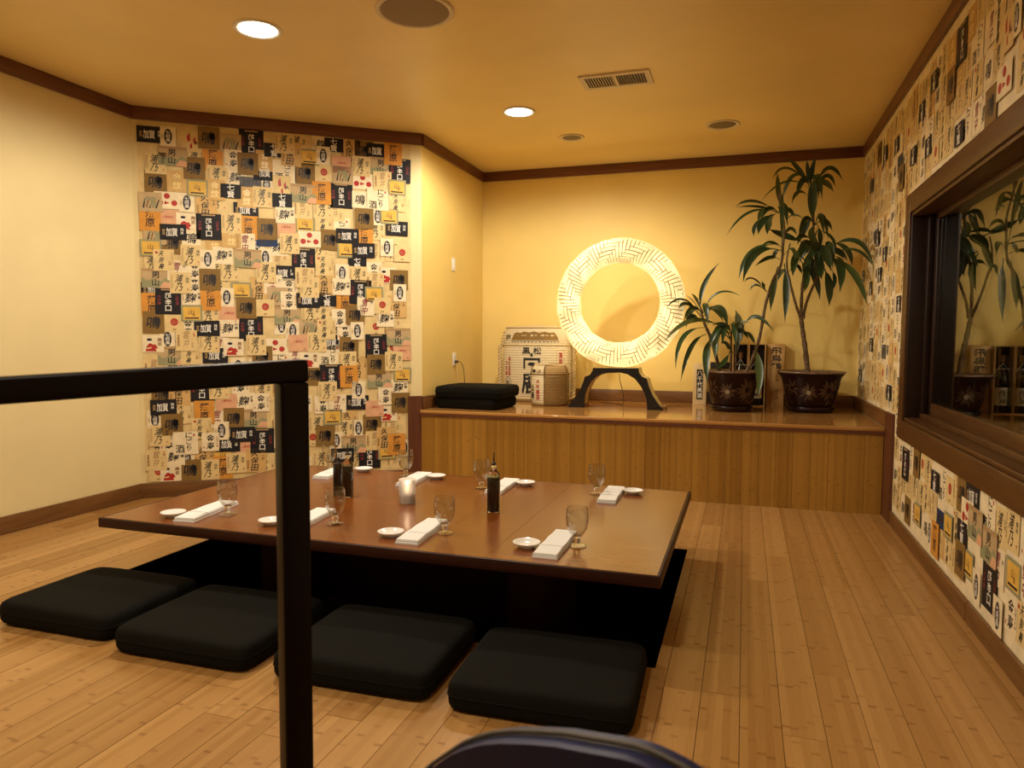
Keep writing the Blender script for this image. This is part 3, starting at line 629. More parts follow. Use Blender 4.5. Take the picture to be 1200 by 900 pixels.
# ------------------------------------------------------------------ table over the leg pit
TX0, TX1, TY0, TY1 = -2.762, -.255, 2.467, 3.935
tb = thing('low_table', 'long low mahogany dining table over a sunken leg pit', 'table', (-1.51, 3.2, -.42))
tl = lambda x, y, z: (x + 1.51, y - 3.2, z + .42)
def tbox(name, x0, x1, y0, y1, z0, z1, m, bv=0):
    a, b_ = tl(x0, y0, z0), tl(x1, y1, z1); mb = MB(); mb.box(a[0], b_[0], a[1], b_[1], a[2], b_[2], m); o = mb.build(name, tb)
    if bv: bevel(o, bv)
    return o
cuts = [TX0 + .0125, -1.9, -1.19, -.905, TX1 - .0125]
for a, b_ in zip(cuts, cuts[1:]): tbox('top_board', a + .0007, b_ - .0007, TY0 + .013, TY1 - .013, TZ - .04, TZ, M_TABLE)
tbox('edge_band', TX0, TX1, TY0, TY0 + .0122, TZ - .044, TZ - .0003, M_TABED, .003); tbox('edge_band', TX0, TX1, TY1 - .0122, TY1, TZ - .044, TZ - .0003, M_TABED, .003)
tbox('edge_band', TX0, TX0 + .0122, TY0 + .0125, TY1 - .0125, TZ - .044, TZ - .0003, M_TABED, .003); tbox('edge_band', TX1 - .0122, TX1, TY0 + .0125, TY1 - .0125, TZ - .044, TZ - .0003, M_TABED, .003)
tbox('apron', -2.25, -.75, 2.86, 2.885, TZ - .15, TZ - .041, M_TABED)
for x in (-2.22, -.95): tbox('pedestal', x, x + .16, 2.9, 3.55, -.42, TZ - .041, M_TABED)
tbox('center_panel', -2.055, -.955, 3.2, 3.23, -.2, TZ - .041, M_TABED)

# ------------------------------------------------------------------ floor cushions
def cushion_mesh(wd, dp, ht, seed):
    r = random.Random(seed); nx, ny = 22, 22; mb = MB(); vs = []
    def wsp(t): return math.copysign(1 - (1 - abs(t)) ** 2.2, t)
    def edge(t): return max(0.0, 1 - abs(t) ** 24) ** .30
    ph = [r.uniform(0, 6.28) for _ in range(4)]
    for s in (1, -1):
        for j in range(ny + 1):
            for i in range(nx + 1):
                u = wsp(2 * i / nx - 1); v = wsp(2 * j / ny - 1)
                # square with round corners
                q = (abs(u) ** 13 + abs(v) ** 13) ** (1 / 13) ; k = max(abs(u), abs(v)) / q if q > 1e-6 else 1
                x, y = u * k * wd / 2, v * k * dp / 2
                e = edge(max(abs(u), abs(v)))
                puff = .86 + .14 * math.cos(PI / 2 * u * .9) * math.cos(PI / 2 * v * .9) + .012 * math.sin(7 * u + ph[0]) * math.sin(6 * v + ph[1])
                z = ht / 2 + (ht / 2 * e * puff if s > 0 else -ht / 2 * e)
                vs.append((x, y, z))
    n1 = (nx + 1) * (ny + 1); fs = []
    for j in range(ny):
        for i in range(nx):
            a = j * (nx + 1) + i; fs.append((a, a + 1, a + nx + 2, a + nx + 1)); b_ = a + n1; fs.append((b_ + nx + 1, b_ + nx + 2, b_ + 1, b_))
    mb.add(vs, fs, M_CLOTH, True); return mb
def cushion(x, y, z, rz, wd, dp, ht, label, seed, grp):
    t = thing('floor_cushion', label, 'cushion', (x, y, z), rz, grp); cushion_mesh(wd, dp, ht, seed).build('pad', t)
    pts = [(wd / 2 * math.copysign(abs(math.cos(a)) ** .155, math.cos(a)) * .998, dp / 2 * math.copysign(abs(math.sin(a)) ** .155, math.sin(a)) * .998, ht * .5) for a in [2 * PI * k / 64 for k in range(65)]]
    mb = MB(); mb.tube(pts, .0035, M_CLOTH, 5, caps=False); mb.build('seam_piping', t); return t
gc = 'square black floor cushions along the table'
cushion(-2.535, 2.275, .0, .00, .575, .50, .105, 'black floor cushion farthest left of the row, by the left table end', 1, gc)
cushion(-1.885, 2.235, .0, .01, .585, .52, .105, 'black floor cushion second from the left, directly left of the railing post', 2, gc)
cushion(-1.215, 2.235, .0, .02, .575, .50, .105, 'black floor cushion third from the left, just right of the railing post', 3, gc)
cushion(-.575, 2.225, .0, .035, .58, .48, .105, 'black floor cushion at the right end of the row, above the navy chair', 4, gc)
cushion(-2.115, 5.585, HB, -.10, .545, .48, .098, 'black cushion at the bottom of the pair stacked on the platform', 5, 'black cushions stacked on the platform')
cushion(-2.10, 5.575, HB + .086, -.04, .58, .50, .105, 'black cushion lying on top of the pair stacked on the platform', 6, 'black cushions stacked on the platform')

# ------------------------------------------------------------------ table settings
def goblet():
    t = thing('water_goblet', '', 'glass', (0, 0, 0), 0, 'clear stemmed water goblets')
    foot = [(.0004, .0006), (.034, .0006), (.0365, .001), (.0375, .0022), (.0372, .0038), (.031, .0078), (.015, .011), (.0004, .0112)]
    stem = [(.0004, .0114), (.0145, .0114), (.011, .018), (.0155, .025), (.012, .032), (.0140, .0375), (.0185, .0415), (.012, .0452), (.0004, .0455)]
    bowl = [(.0004, .0458), (.019, .0418), (.027, .049), (.039, .070), (.0445, .098), (.0445, .122), (.0425, .148), (.0418, .1555), (.0416, .1575), (.0412, .158), (.0404, .158), (.0400, .1575), (.0402, .1555), (.0410, .148), (.0430, .122), (.0428, .098), (.0372, .072), (.025, .054), (.012, .047), (.0004, .0462)]
    for nm, pr, m_ in (('foot', foot, M_THIN), ('stem', stem, M_GLASS), ('bowl', bowl, M_THIN)):
        mb = MB(); mb.fix = True; mb.lathe(pr, m_, 40); mb.build(nm, t)
    return t
def saucer():
    t = thing('sauce_dish', '', 'dish', (0, 0, 0), 0, 'small round white sauce dishes')
    mb = MB(); mb.lathe([(.001, .004), (.026, .004), (.028, 0), (.031, 0), (.033, .005), (.048, .014), (.0545, .0205), (.0550, .0222), (.0535, .0225), (.045, .0155), (.030, .0095), (.001, .009)], M_PORC, 40); mb.build('dish', t); return t
def napkin():
    t = thing('folded_napkin', '', 'napkin', (0, 0, 0), 0, 'folded white cloth napkins')
    # folded strip: layers sewn by a rounded front fold, slightly swollen
    def slab(w_, l_, z0, z1, nm, m, y0):
        mb = MB(); n = 10; vs = []
        for j in range(n + 1):
            y = y0 + (l_ - y0) * j / n; zz = (z1 - z0) * (.72 + .28 * math.sin(PI * j / n)); wv = .0015 * math.sin(j * 1.7)
            for (x_, k) in ((-w_ / 2, .25), (-w_ / 2 + .004, 1), (w_ / 2 - .004, 1), (w_ / 2, .25)): vs.append((x_ + wv, y - l_ / 2, z0 + zz * k))
            vs.append((w_ / 2 + wv, y - l_ / 2, z0)); vs.append((-w_ / 2 + wv, y - l_ / 2, z0))
        fs = [(j * 6 + k, j * 6 + (k + 1) % 6, (j + 1) * 6 + (k + 1) % 6, (j + 1) * 6 + k) for j in range(n) for k in range(6)] + [tuple(range(6))[::-1], tuple(n * 6 + k for k in range(6))]
        mb.add(vs, fs, m, False); o = mb.build(nm, t); return o
    slab(.100, .36, 0.0003, .011, 'lower_fold', M_NAPG, 0); slab(.097, .352, .0108, .021, 'upper_fold', M_NAPK, .004)
    mb = MB(); mb.tube([(-.048, -.075, .0205), (0, -.07, .0222), (.048, -.072, .0205)], .0018, M_NAPG, 5); mb.build('crease', t)
    return t
g0, s0, n0 = goblet(), saucer(), napkin()
GB = [((-2.249, 2.704), 'goblet at the front left end of the table'), ((-1.692, 2.719), 'clear goblet just right of the railing post, in front of the two dark bottles'), ((-1.179, 2.736), 'clear goblet right of the candle, front side of the table'), ((-.611, 2.735), 'clear goblet nearest the front right table corner'),
      ((-2.44, 3.86), 'clear goblet at the far left, behind the pair of dark bottles'), ((-1.885, 3.80), 'clear goblet directly behind the frosted candle holder'), ((-1.345, 3.63), 'clear goblet half hidden behind the single soy sauce bottle'), ((-.724, 3.699), 'clear goblet at the far right corner of the table')]
SB = [((-2.461, 2.597), 'small white dish at the front left end of the table'), ((-1.955, 2.625), 'small white dish partly hidden behind the railing post'), ((-1.373, 2.627), 'small white dish at the front edge, below the candle'), ((-.796, 2.659), 'small white dish nearest the front right table corner'),
      ((-2.20, 3.86), 'small white dish at the far left, beside the wallpapered wall'), ((-1.689, 3.80), 'small white dish on the far side, right of the candle goblet'), ((-1.144, 3.79), 'small white dish on the far side, right of the soy bottle'), ((-.543, 3.77), 'small white dish at the far right corner of the table')]
NB = [((-2.365, 2.705), .12, 'folded white napkin at the front left end of the table'), ((-1.835, 2.725), .1, 'folded white napkin just right of the railing post'), ((-1.268, 2.715), .06, 'folded white napkin in front of the candle, beside the front dish'), ((-.690, 2.715), .0, 'folded white napkin nearest the front right table corner'),
      ((-2.335, 3.74), .1, 'folded white napkin at the far left, behind the dark bottles'), ((-1.785, 3.71), .1, 'folded white napkin on the far side, right of the candle goblet'), ((-1.245, 3.70), .02, 'folded white napkin on the far side, beside the soy bottle'), ((-.640, 3.68), .02, 'folded white napkin at the far right corner of the table')]
for i, ((x, y), lb) in enumerate(GB):
    if len(lb.split()) < 4: lb += ' on table'
    if i == 0: g0.location = (x, y, TZ); g0['label'] = 'clear ' + lb
    else: copy_thing(g0, (x, y, TZ), i * .4, lb)
for i, ((x, y), lb) in enumerate(SB):
    if i == 0: s0.location = (x, y, TZ); s0['label'] = lb
    else: copy_thing(s0, (x, y, TZ), i * .3, lb)
for i, ((x, y), a, lb) in enumerate(NB):
    if i == 0: n0.location = (x, y, TZ); n0.rotation_euler[2] = a; n0['label'] = lb
    else: copy_thing(n0, (x, y, TZ), a, lb)

t = thing('candle_holder', 'frosted glass cylinder with a lit candle inside on the table', 'candle', (-1.575, 3.19, TZ))
mb = MB(); mb.fix = True; mb.lathe([(.0004, 0), (.038, 0), (.0405, .003), (.0415, .118), (.0405, .120), (.0385, .118), (.0375, .008), (.001, .008)], M_FROST, 36); mb.build('glass_cylinder', t)
mb = MB(); mb.lathe([(.001, .0085), (.034, .0085), (.034, .050), (.030, .052), (.001, .049)], M_WAX, 28); c = mb.build('candle', t)
mb = MB(); mb.lathe([(.001, .052), (.005, .058), (.006, .066), (.003, .078), (.0005, .086)], M_FLAME, 12); mb.build('flame', c)
L = bpy.data.lights.new('candle_flame_light', 'POINT'); L.energy = .09; L.color = (1, .7, .45); L.shadow_soft_size = .01
lo = bpy.data.objects.new('flame_light', L); COL.objects.link(lo); lo.parent = t; lo.location = (0, 0, .1)

def soy_bottle(loc, rz, label, hgt=.165):
    t = thing('soy_sauce_bottle', label, 'bottle', loc, rz, 'square glass soy sauce bottles with pourers')
    a = .0285 if hgt > .166 else .024
    def ring(s, z, n=6):                                 # rounded square section
        pts = []
        for k in range(24):
            an = 2 * PI * k / 24 + PI / 4; c_, s_ = math.cos(an), math.sin(an); q = (abs(c_) ** 6 + abs(s_) ** 6) ** (1 / 6) if s > .015 else 1
            pts.append((s * c_ / q, s * s_ / q, z))
        return pts
    def loft(mb, rows, m, caps=True):
        vs = [p for r in rows for p in ring(*r)]; n = len(rows)
        mb.add(vs, [(i * 24 + k, i * 24 + (k + 1) % 24, (i + 1) * 24 + (k + 1) % 24, (i + 1) * 24 + k) for i in range(n - 1) for k in range(24)], m, True)
        if caps: mb.add(vs[:24], [list(range(24))[::-1]], m); mb.add(vs[-24:], [list(range(24))], m)
    mb = MB(); mb.fix = True; loft(mb, [(a - .002, 0), (a, .004), (a, hgt), (a - .003, hgt + .012), (.0135, hgt + .028), (.0120, hgt + .045), (.0145, hgt + .047), (.0145, hgt + .053)], M_BGLASS); mb.build('glass_body', t)
    mb = MB(); loft(mb, [(a - .0035, .004), (a - .0022, .007), (a - .0022, hgt - .004)], M_SOY); mb.build('soy_sauce', t)
    mb = MB(); mb.lathe([(.001, hgt + .053), (.012, hgt + .053), (.012, hgt + .060), (.006, hgt + .066), (.001, hgt + .066)], M_CORK, 16); p = mb.build('stopper', t)
    mb = MB(); mb.tube([(0, 0, hgt + .064), (0, 0, hgt + .085), (.001, 0, hgt + .1), (.003, 0, hgt + .112)], [.0042, 0.0036, .0030, .0026], M_CORK, 8); mb.build('pour_spout', p)
    return t
soy_bottle((-1.112, 3.165, TZ), .15, 'square glass soy sauce bottle standing alone right of the candle', .17)
soy_bottle((-1.925, 3.215, TZ), .1, 'soy sauce bottle on the right of the dark pair behind the railing post')
# plain dark flask beside it
t = thing('dark_bottle', 'plain black square flask on the left of the dark pair by the post', 'bottle', (-1.992, 3.235, TZ), .1)
mb = MB()
mb.prism([(-.021, -.021), (.021, -.021), (.021, .021), (-.021, .021)], 0, .165, M_SOY); o = mb.build('body', t); bevel(o, .005, 3)
mb = MB(); mb.lathe([(.017, .165), (.010, .178), (.009, .19), (.010, .191), (.010, .196), (.001, .197)], M_CORK, 16); mb.build('cap', t)

# ------------------------------------------------------------------ railing in the foreground
rl = thing('guard_railing', 'dark bronze square tube railing with post and handrail, left foreground', 'railing', (-.80, 1.14, 0))
ang = math.radians(39)
def bar(name, p0, p1, w_, h_, parent, m):
    p0, p1 = Vector(p0), Vector(p1); d = p1 - p0; L = d.length; mb = MB(); mb.box(0, L, -w_ / 2, w_ / 2, -h_ / 2, h_ / 2, m)
    o = mb.build(name, parent); q = d.to_track_quat('X', 'Z'); o.rotation_mode = 'QUATERNION'; o.rotation_quaternion = q; o.location = p0; bevel(o, .006, 3); return o
bar('post', (0, 0, 0), (0, 0, 1.072), .052, .052, rl, M_METAL).rotation_quaternion = (Vector((0, 0, 1)).to_track_quat('X', 'Z').to_matrix().to_4x4()).to_quaternion()
rd = Vector((-math.sin(ang), -math.cos(ang), 0))
rl.children[0].matrix_basis = Matrix.Rotation(PI / 2 - ang, 4, 'Z') @ Matrix.Rotation(-PI / 2, 4, 'Y')
bar('handrail', tuple(rd * -.026 + Vector((0, 0, 1.093))), tuple(rd * 1.55 + Vector((0, 0, 1.020))), .052, .041, rl, M_METAL)
mb = MB(); mb.box(-.05, .05, -.05, .05, 0.0005, .008, M_METAL); mb.build('base_plate', rl, (0, 0, 0), (0, 0, PI / 2 - ang))
o = bar('post', tuple(rd * 1.5 + Vector((0, 0, .0005))), tuple(rd * 1.5 + Vector((0, 0, 1.0))), .052, .052, rl, M_METAL)
o.rotation_mode = 'XYZ'; o.matrix_basis = Matrix.Translation(rd * 1.5) @ Matrix.Rotation(PI / 2 - ang, 4, 'Z') @ Matrix.Rotation(-PI / 2, 4, 'Y')

# ------------------------------------------------------------------ navy chair in the foreground
CHX, CHY = -.16, .60
chn = Vector((math.sin(math.radians(18)), math.cos(math.radians(18)), 0)); chu = Vector((chn.y, -chn.x, 0))
ch = thing('dining_chair', 'dining chair with a rounded navy blue back at the bottom edge', 'chair', (CHX, CHY, 0), math.atan2(chu.y, chu.x))
top = []
for q in ((491.7,900),(508,886),(526.7,873),(543,862),(560,855),(578,850),(600,847.5),(633,848),(663,850),(693,855),(720,859),(743,863),(762,869),(780,877),(800,887.5),(820,900)):
    P = on_plane(q[0], q[1], (CHX, CHY, 0), chn) - Vector((CHX, CHY, 0)); top.append((P.dot(chu), P.z - .011))
(xa, za), (xb, zb) = top[0], top[-1]
outl = top + [(xb + .025, zb - .06), (xb + .03, .56), (xb - .005, .47), (xa + .01, .47), (xa - .028, .56), (xa - .022, za - .06)]
mb = MB(); mb.prism(outl[::-1], -.018, .018, M_NAVY, 'Y'); bevel(mb.build('backrest', ch), .004, 2)
mb = MB(); mb.tube([(p[0], -.0, p[1] + .0035) for p in top], .0025, M_CHEDGE, 6); mb.build('edge_trim', ch)
cxm = (xa + xb) / 2
mb = MB(); mb.prism([(cxm - .2, -.43), (cxm + .2, -.43), (cxm + .2, -.01), (cxm - .2, -.01)], .415, .465, M_NAVY); bevel(mb.build('seat', ch), .015, 3)
for sx in (-1, 1):
    for (y0, y1) in ((-.40, -.43), (-.03, .02)):
        mb = MB(); mb.tube([(cxm + sx * .17, y0, .415), (cxm + sx * .19, y1, 0)], .013, M_BLACKM, 10); mb.build('leg', ch)
    mb = MB(); mb.tube([(cxm + sx * .12, -.02, .40), (cxm + sx * .12, -.024, .62)], .010, M_BLACKM, 8); mb.build('back_support', ch)

# ------------------------------------------------------------------ ring lamp on arched stand
RY = 5.95
Cc = at(726, 355, RY); Rmaj, Rmin = .430, .098
lamp = thing('ring_lamp', 'large glowing woven ring lamp on a black arched stand', 'lamp', (Cc.x, RY, HB))
cz = Cc.z - HB
def torus_pt(u, v, r): return ((Rmaj + r * math.cos(v)) * math.cos(u), r * .8 * math.sin(v), cz + (Rmaj + r * math.cos(v)) * math.sin(u))
mb = MB(); nu, nv = 72, 16
mb.add([torus_pt(2 * PI * i / nu, 2 * PI * j / nv, Rmin - .006) for i in range(nu) for j in range(nv)], [(i * nv + j, ((i + 1) % nu) * nv + j, ((i + 1) % nu) * nv + (j + 1) % nv, i * nv + (j + 1) % nv) for i in range(nu) for j in range(nv)], M_RINGIN, True)
ring = mb.build('ring_core', lamp)
NU, NV, K = 96, 20, 4                                    # twill: every float crosses K strips
mb = MB(); rs = random.Random(9)
def flt(u0, u1, v0, v1, lift):
    nu_, nv_ = max(1, round((u1 - u0) / .06)), max(1, round((v1 - v0) / .3)); vs = []; gu, gv = .13 * 2 * PI / NU, .13 * 2 * PI / NV
    u0 += gu; u1 -= gu; v0 += gv; v1 -= gv
    for i in range(nu_ + 1):
        for j in range(nv_ + 1): vs.append(torus_pt(u0 + (u1 - u0) * i / nu_, v0 + (v1 - v0) * j / nv_, Rmin + lift))
    fs = [(i * (nv_ + 1) + j, (i + 1) * (nv_ + 1) + j, (i + 1) * (nv_ + 1) + j + 1, i * (nv_ + 1) + j + 1) for i in range(nu_) for j in range(nv_)]
    per = [i * (nv_ + 1) for i in range(nu_ + 1)] + [nu_ * (nv_ + 1) + j for j in range(1, nv_ + 1)] + [i * (nv_ + 1) + nv_ for i in range(nu_ - 1, -1, -1)] + [j for j in range(nv_ - 1, 0, -1)]
    low = [torus_pt(u0 + (u1 - u0) * (k // (nv_ + 1)) / nu_, v0 + (v1 - v0) * (k % (nv_ + 1)) / nv_, Rmin - .005) for k in per]
    o = len(vs); P = len(per)
    mb.add(vs + low, fs + [(per[k], per[(k + 1) % P], o + (k + 1) % P, o + k) for k in range(P)], M_STRIP, False)
for i in range(NU):                                      # floats over along the ring, then floats around the tube
    for j in range(NV):
        ph = (i + j) % (2 * K)
        if ph == 0:  flt(2 * PI * i / NU, 2 * PI * (i + K) / NU, 2 * PI * j / NV, 2 * PI * (j + 1) / NV, rs.uniform(0, .006))
        if ph == K: flt(2 * PI * i / NU, 2 * PI * (i + 1) / NU, 2 * PI * j / NV, 2 * PI * (j + K) / NV, rs.uniform(0, .006))
stuff(mb.build('woven_strips', lamp))
mb = MB(); n_ = 64
mb.add([((Rmaj + q) * math.cos(2 * PI * i / n_), Rmin * .8 + .012, cz + (Rmaj + q) * math.sin(2 * PI * i / n_)) for i in range(n_) for q in (-.018, .018)], [(2 * i, 2 * ((i + 1) % n_), 2 * ((i + 1) % n_) + 1, 2 * i + 1) for i in range(n_)], M_WALLGLOW); mb.build('added_glow_strip', lamp)  # added strip, unseen behind the ring, to brighten the wall
# stand: arched profile traced on its front plane, pushed to its own depth
SF = 5.84
def sp(q): P = at(q[0], q[1], SF); return (P.x - Cc.x, P.z - HB)
prof_px = [(694.9,431.1),(694.2,434.5),(691,439.5),(685.2,441.5),(683.6,447),(680.5,455),(675,465),(668.5,471),(664.7,474.5),(664.7,477.2),(684,477.4),(684.2,473),(685.5,462),(688,455),(692,447.5),(698,442),(705,438.4),(713,437),(726.5,436.7),(735,438.5),(744,444),(751,453),(755.5,462),(757.7,468.3),(758.3,480.2),(777.5,481),(777,478.5),(771,473),(764.5,463),(760.5,453),(758.9,447.5),(757.7,443.6),(752.5,441.6),(749,437),(748,431.5)]
prof = [sp(q) for q in prof_px]; zmin = min(p[1] for p in prof)
prof = [(p[0], max(0.0005, p[1]) if p[1] > .03 else 0.0005) for p in prof]
ztop = max(p[1] for p in prof)
mb = MB(); n = len(prof); y0, y1 = SF - RY, SF - RY + .035
mb.prism(prof, y0, y1, M_LAQ, 'Y'); st = mb.build('stand_front', lamp)
mb = MB(); ins = 1.0; mb.prism(prof, y1 + .0005, y1 + .125, M_STANDP, 'Y'); mb.build('stand_body', lamp)
mb = MB(); mb.prism(prof, y1 + .1255, y1 + .155, M_LAQ, 'Y'); mb.build('stand_back', lamp)
for (xa_, xb_) in ((prof[9][0] - .004, prof[10][0] + .004), (prof[24][0] - .004, prof[25][0] + .012)):
    mb = MB(); mb.prism([(xa_, 0.0005), (xb_, .0005), (xb_, .03), (xa_, .022)], y1 + .0, y1 + .16, M_STANDB, 'Y'); mb.build('foot_block', lamp)
mb = MB(); a0 = at(726, 437, RY + .02); c0 = [(a0.x - Cc.x, .02, a0.z - HB - .005), (.005, .05, .22), (.02, .12, .12), (.015, .2, .02), (-.03, .26, .006), (-.06, .3, .006), (-.25, .42, .006)]
def smooth(pts, n=6):
    pts = [Vector(p) for p in pts]; out = []
    for i in range(len(pts) - 1):
        p0, p1, p2, p3 = pts[max(i - 1, 0)], pts[i], pts[i + 1], pts[min(i + 2, len(pts) - 1)]
        for k in range(n):
            s = k / n; out.append(.5 * ((2 * p1) + (p2 - p0) * s + (2 * p0 - 5 * p1 + 4 * p2 - p3) * s * s + (3 * p1 - p0 - 3 * p2 + p3) * s ** 3))
    return out + [pts[-1]]
mb.tube(smooth(c0), .003, M_SOCK, 6); mb.build('power_cord', lamp)

# ------------------------------------------------------------------ straw wrapped sake barrels
def twist(mb, pts, r, m, turns, strands=2, seg=5):
    pts = [Vector(p) for p in pts]; n = len(pts)
    L = [0]
    for i in range(1, n): L.append(L[-1] + (pts[i] - pts[i - 1]).length)
    for s_ in range(strands):
        out = []
        for i, p in enumerate(pts):
            T = (pts[min(i + 1, n - 1)] - pts[max(i - 1, 0)]).normalized(); ref = Vector((0, -1, 0.01)) if abs(T.y) < .8 else Vector((0, 0, 1)); A = T.cross(ref).normalized(); B = T.cross(A)
            a = 2 * PI * (L[i] / L[-1] * turns + s_ / strands); out.append(p + (A * math.cos(a) + B * math.sin(a)) * r * .55)
        mb.tube(out, r * .62, m, seg)
BX, BY = at(630.5, 440, 6.385).x, 6.375
bar_ = thing('sake_barrel', 'large straw wrapped sake barrel with black and red lettering beside the ring lamp', 'barrel', (BX, BY, HB))
RX, RYY = .332, .205
prof = [(.001, 0.001), (.30, 0.001), (.318, .02), (.330, .07), (.334, .25), (.332, .50), (.326, .512), (.328, .528), (.322, .60), (.305, .655), (.285, .675), (.15, .688), (.001, .69)]
mb = MB(); mb.lathe([(r / .332, z) for r, z in prof], M_MAT, 56, sx=RX, sy=RYY); mb.build('straw_wrap', bar_)
def brl(rx, ry, zr, c=(0, 0), d=.0025):                 # wrap flat print round the barrel: x is arc length from the front
    def f(x, y):
        a = x / rx * 1.0; a = max(-1.45, min(1.45, a)); k = zr(y)
        return ((rx * k + d) * math.sin(a), -(ry * k + d) * math.cos(a), y)
    return f
def kz(y):
    for (r0, z0), (r1, z1) in zip(prof[1:], prof[2:]):
        if z0 <= y <= z1: return (r0 + (r1 - r0) * (y - z0) / (z1 - z0 + 1e-9)) / .332
    return 1
fp = brl(RX, RYY, kz); fq = brl(RX, RYY, kz, d=.0035)
mb = MB()
write(mb, '黒松', .0, .462, .066, INK['k'], fp, .074, vertical=False, gap=1.4)
# the big emblem: roofed box with a dark oval inside, then the deer character below
disc(mb, .0, .425, .012, .018, INK['k'], fp)
for q in ((-.078, -.060, .30, .395), (.060, .078, .33, .395), (-.078, .078, .377, .397)): rect(mb, *q, INK['k'], fp, 8)
disc(mb, 0, .342, .034, .017, INK['k'], fp, 16)
write(mb, '鹿', .0, .175, .20, INK['k'], fp, .19)
write(mb, '長生自得', -.245, .315, .042, INK['r'], fp, .036); write(mb, '千年壽', -.295, .30, .042, INK['r'], fp, .036)
for q in ((.235, .237, .2, .47), (.325, .327, .2, .47), (.235, .327, .468, .470)): rect(mb, *q, INK['r'], fp, 6)
write(mb, '清酒釀造', .28, .335, .055, INK['r'], fp, .045)
write(mb, '登録', -.285, .585, .046, INK['k'], fp, .04, vertical=False)
n = 28
for k in range(n):                                       # oval stamp at lower left
    a, b_ = 2 * PI * k / n, 2 * PI * (k + 1) / n
    poly(mb, [(-.27 + .055 * math.cos(a), .15 + .072 * math.sin(a)), (-.27 + .055 * math.cos(b_), .15 + .072 * math.sin(b_)), (-.27 + .051 * math.cos(b_), .15 + .068 * math.sin(b_)), (-.27 + .051 * math.cos(a), .15 + .068 * math.sin(a))], INK['k'], fp)
write(mb, '兵庫県', -.285, .155, .026, INK['k'], fp); write(mb, '西宮', -.26, .155, .026, INK['k'], fp)
stuff(mb.build('lettering', bar_))
mb = MB(); cl = [(-.225, .555), (-.215, .578), (-.19, .598), (-.16, .607), (-.12, .600), (-.08, .612), (-.03, .604), (.02, .613), (.07, .602), (.12, .611), (.17, .602), (.22, .606), (.25, .588), (.26, .558)]
for (a, b_) in zip(cl, cl[1:]): poly(mb, [(a[0], .558), (b_[0], .558), (b_[0], b_[1] + (.022 if b_[1] > .59 else 0)), (a[0], a[1] + (.022 if a[1] > .59 else 0))], PAP['brown'], fp)
for k in range(14):
    x = -.23 + k * .036; poly(mb, [(x, .552), (x + .018, .536), (x + .036, .552), (x + .018, .545)], INK['k'], fp)
mb.build('cloud_band', bar_)
mb = MB(); el = lambda k, z, r=0: [((RX * k + r) * math.cos(a), (RYY * k + r) * math.sin(a), z) for a in [2 * PI * i / 160 for i in range(161)]]
twist(mb, el(.99, .513, .004), .007, M_ROPE, 60); mb.build('middle_rope', bar_)
mb = MB(); twist(mb, el(.89, .672), .012, M_ROPE, 34, 3); mb.build('top_rope', bar_)
mb = MB(); twist(mb, el(.955, .03, .004), .010, M_ROPE, 40); mb.build('bottom_rope', bar_)
for sx in (-1, 1):
    mb = MB(); pts = [(sx * (RX + .020 - (.018 if z > .5 else 0) - max(0, z - .5) * .25), -.05, z) for z in [.03 + .62 * i / 70 for i in range(71)]]; twist(mb, pts, .017, M_ROPE, 11, 2, 6); mb.build('side_rope', bar_)

SX, SY = at(644.5, 455, 5.98).x, 5.985
sb = thing('sake_barrel', 'small straw wrapped sake barrel standing in front of the large one', 'barrel', (SX, SY, HB), -.05)
SR = .163
prof = [(.001, .001), (.150, .001), (.158, .015), (.163, .06), (.163, .262), (.159, .268), (.161, .278), (.155, .318), (.135, .342), (.08, .357), (.001, .36)]
mb = MB()
seg = 48
for m, a0, a1 in ((M_MAT, PI * .55, PI * 1.49), (M_MATT, -PI * .51, PI * .55)):
    vs = []; k_ = 24
    for r, z in prof:
        for k in range(k_ + 1): a = a0 + (a1 - a0) * k / k_; vs.append((r * math.cos(a), r * math.sin(a), z))
    mb.add(vs, [(i * (k_ + 1) + k, i * (k_ + 1) + k + 1, (i + 1) * (k_ + 1) + k + 1, (i + 1) * (k_ + 1) + k) for i in range(len(prof) - 1) for k in range(k_)], m, True)
mb.build('straw_wrap', sb)
def kz2(y):
    for (r0, z0), (r1, z1) in zip(prof[1:], prof[2:]):
        if z0 <= y <= z1: return (r0 + (r1 - r0) * (y - z0) / (z1 - z0 + 1e-9)) / SR
    return 1
f2 = brl(SR, SR, kz2, d=.002)
mb = MB(); write(mb, '大吟醸酒', -.062, .14, .042, INK['r'], f2, .036); write(mb, '白鹿', -.135, .12, .058, INK['k'], f2, .05); disc(mb, -.125, .296, .032, .014, INK['k'], f2); write(mb, '上撰', -.06, .294, .026, INK['b'], f2, .024, vertical=False)
stuff(mb.build('lettering', sb))
mb = MB()
for k in range(19): mb.tube([((SR + .0012) * math.cos(a), (SR + .0012) * math.sin(a), .02 + k * .0128) for a in [-PI * .5 + PI * 1.02 * i / 24 for i in range(25)]], .0026, M_STRAWD, 4)
stuff(mb.build('straw_binding', sb))
mb = MB(); twist(mb, [((SR + .001) * math.cos(a), (SR + .001) * math.sin(a), .27) for a in [2 * PI * i / 100 for i in range(101)]], .005, M_STRAWD, 40); mb.build('middle_rope', sb)
mb = MB(); twist(mb, [((.157) * math.cos(a), (.157) * math.sin(a), .014) for a in [2 * PI * i / 100 for i in range(101)]], .006, M_STRAWD, 34); mb.build('bottom_rope', sb)
mb = MB(); twist(mb, [((.13) * math.cos(a), (.13) * math.sin(a), .347 + .006 * math.sin(3 * a)) for a in [2 * PI * i / 100 for i in range(101)]], .008, M_ROPE, 24); mb.build('top_rope', sb)
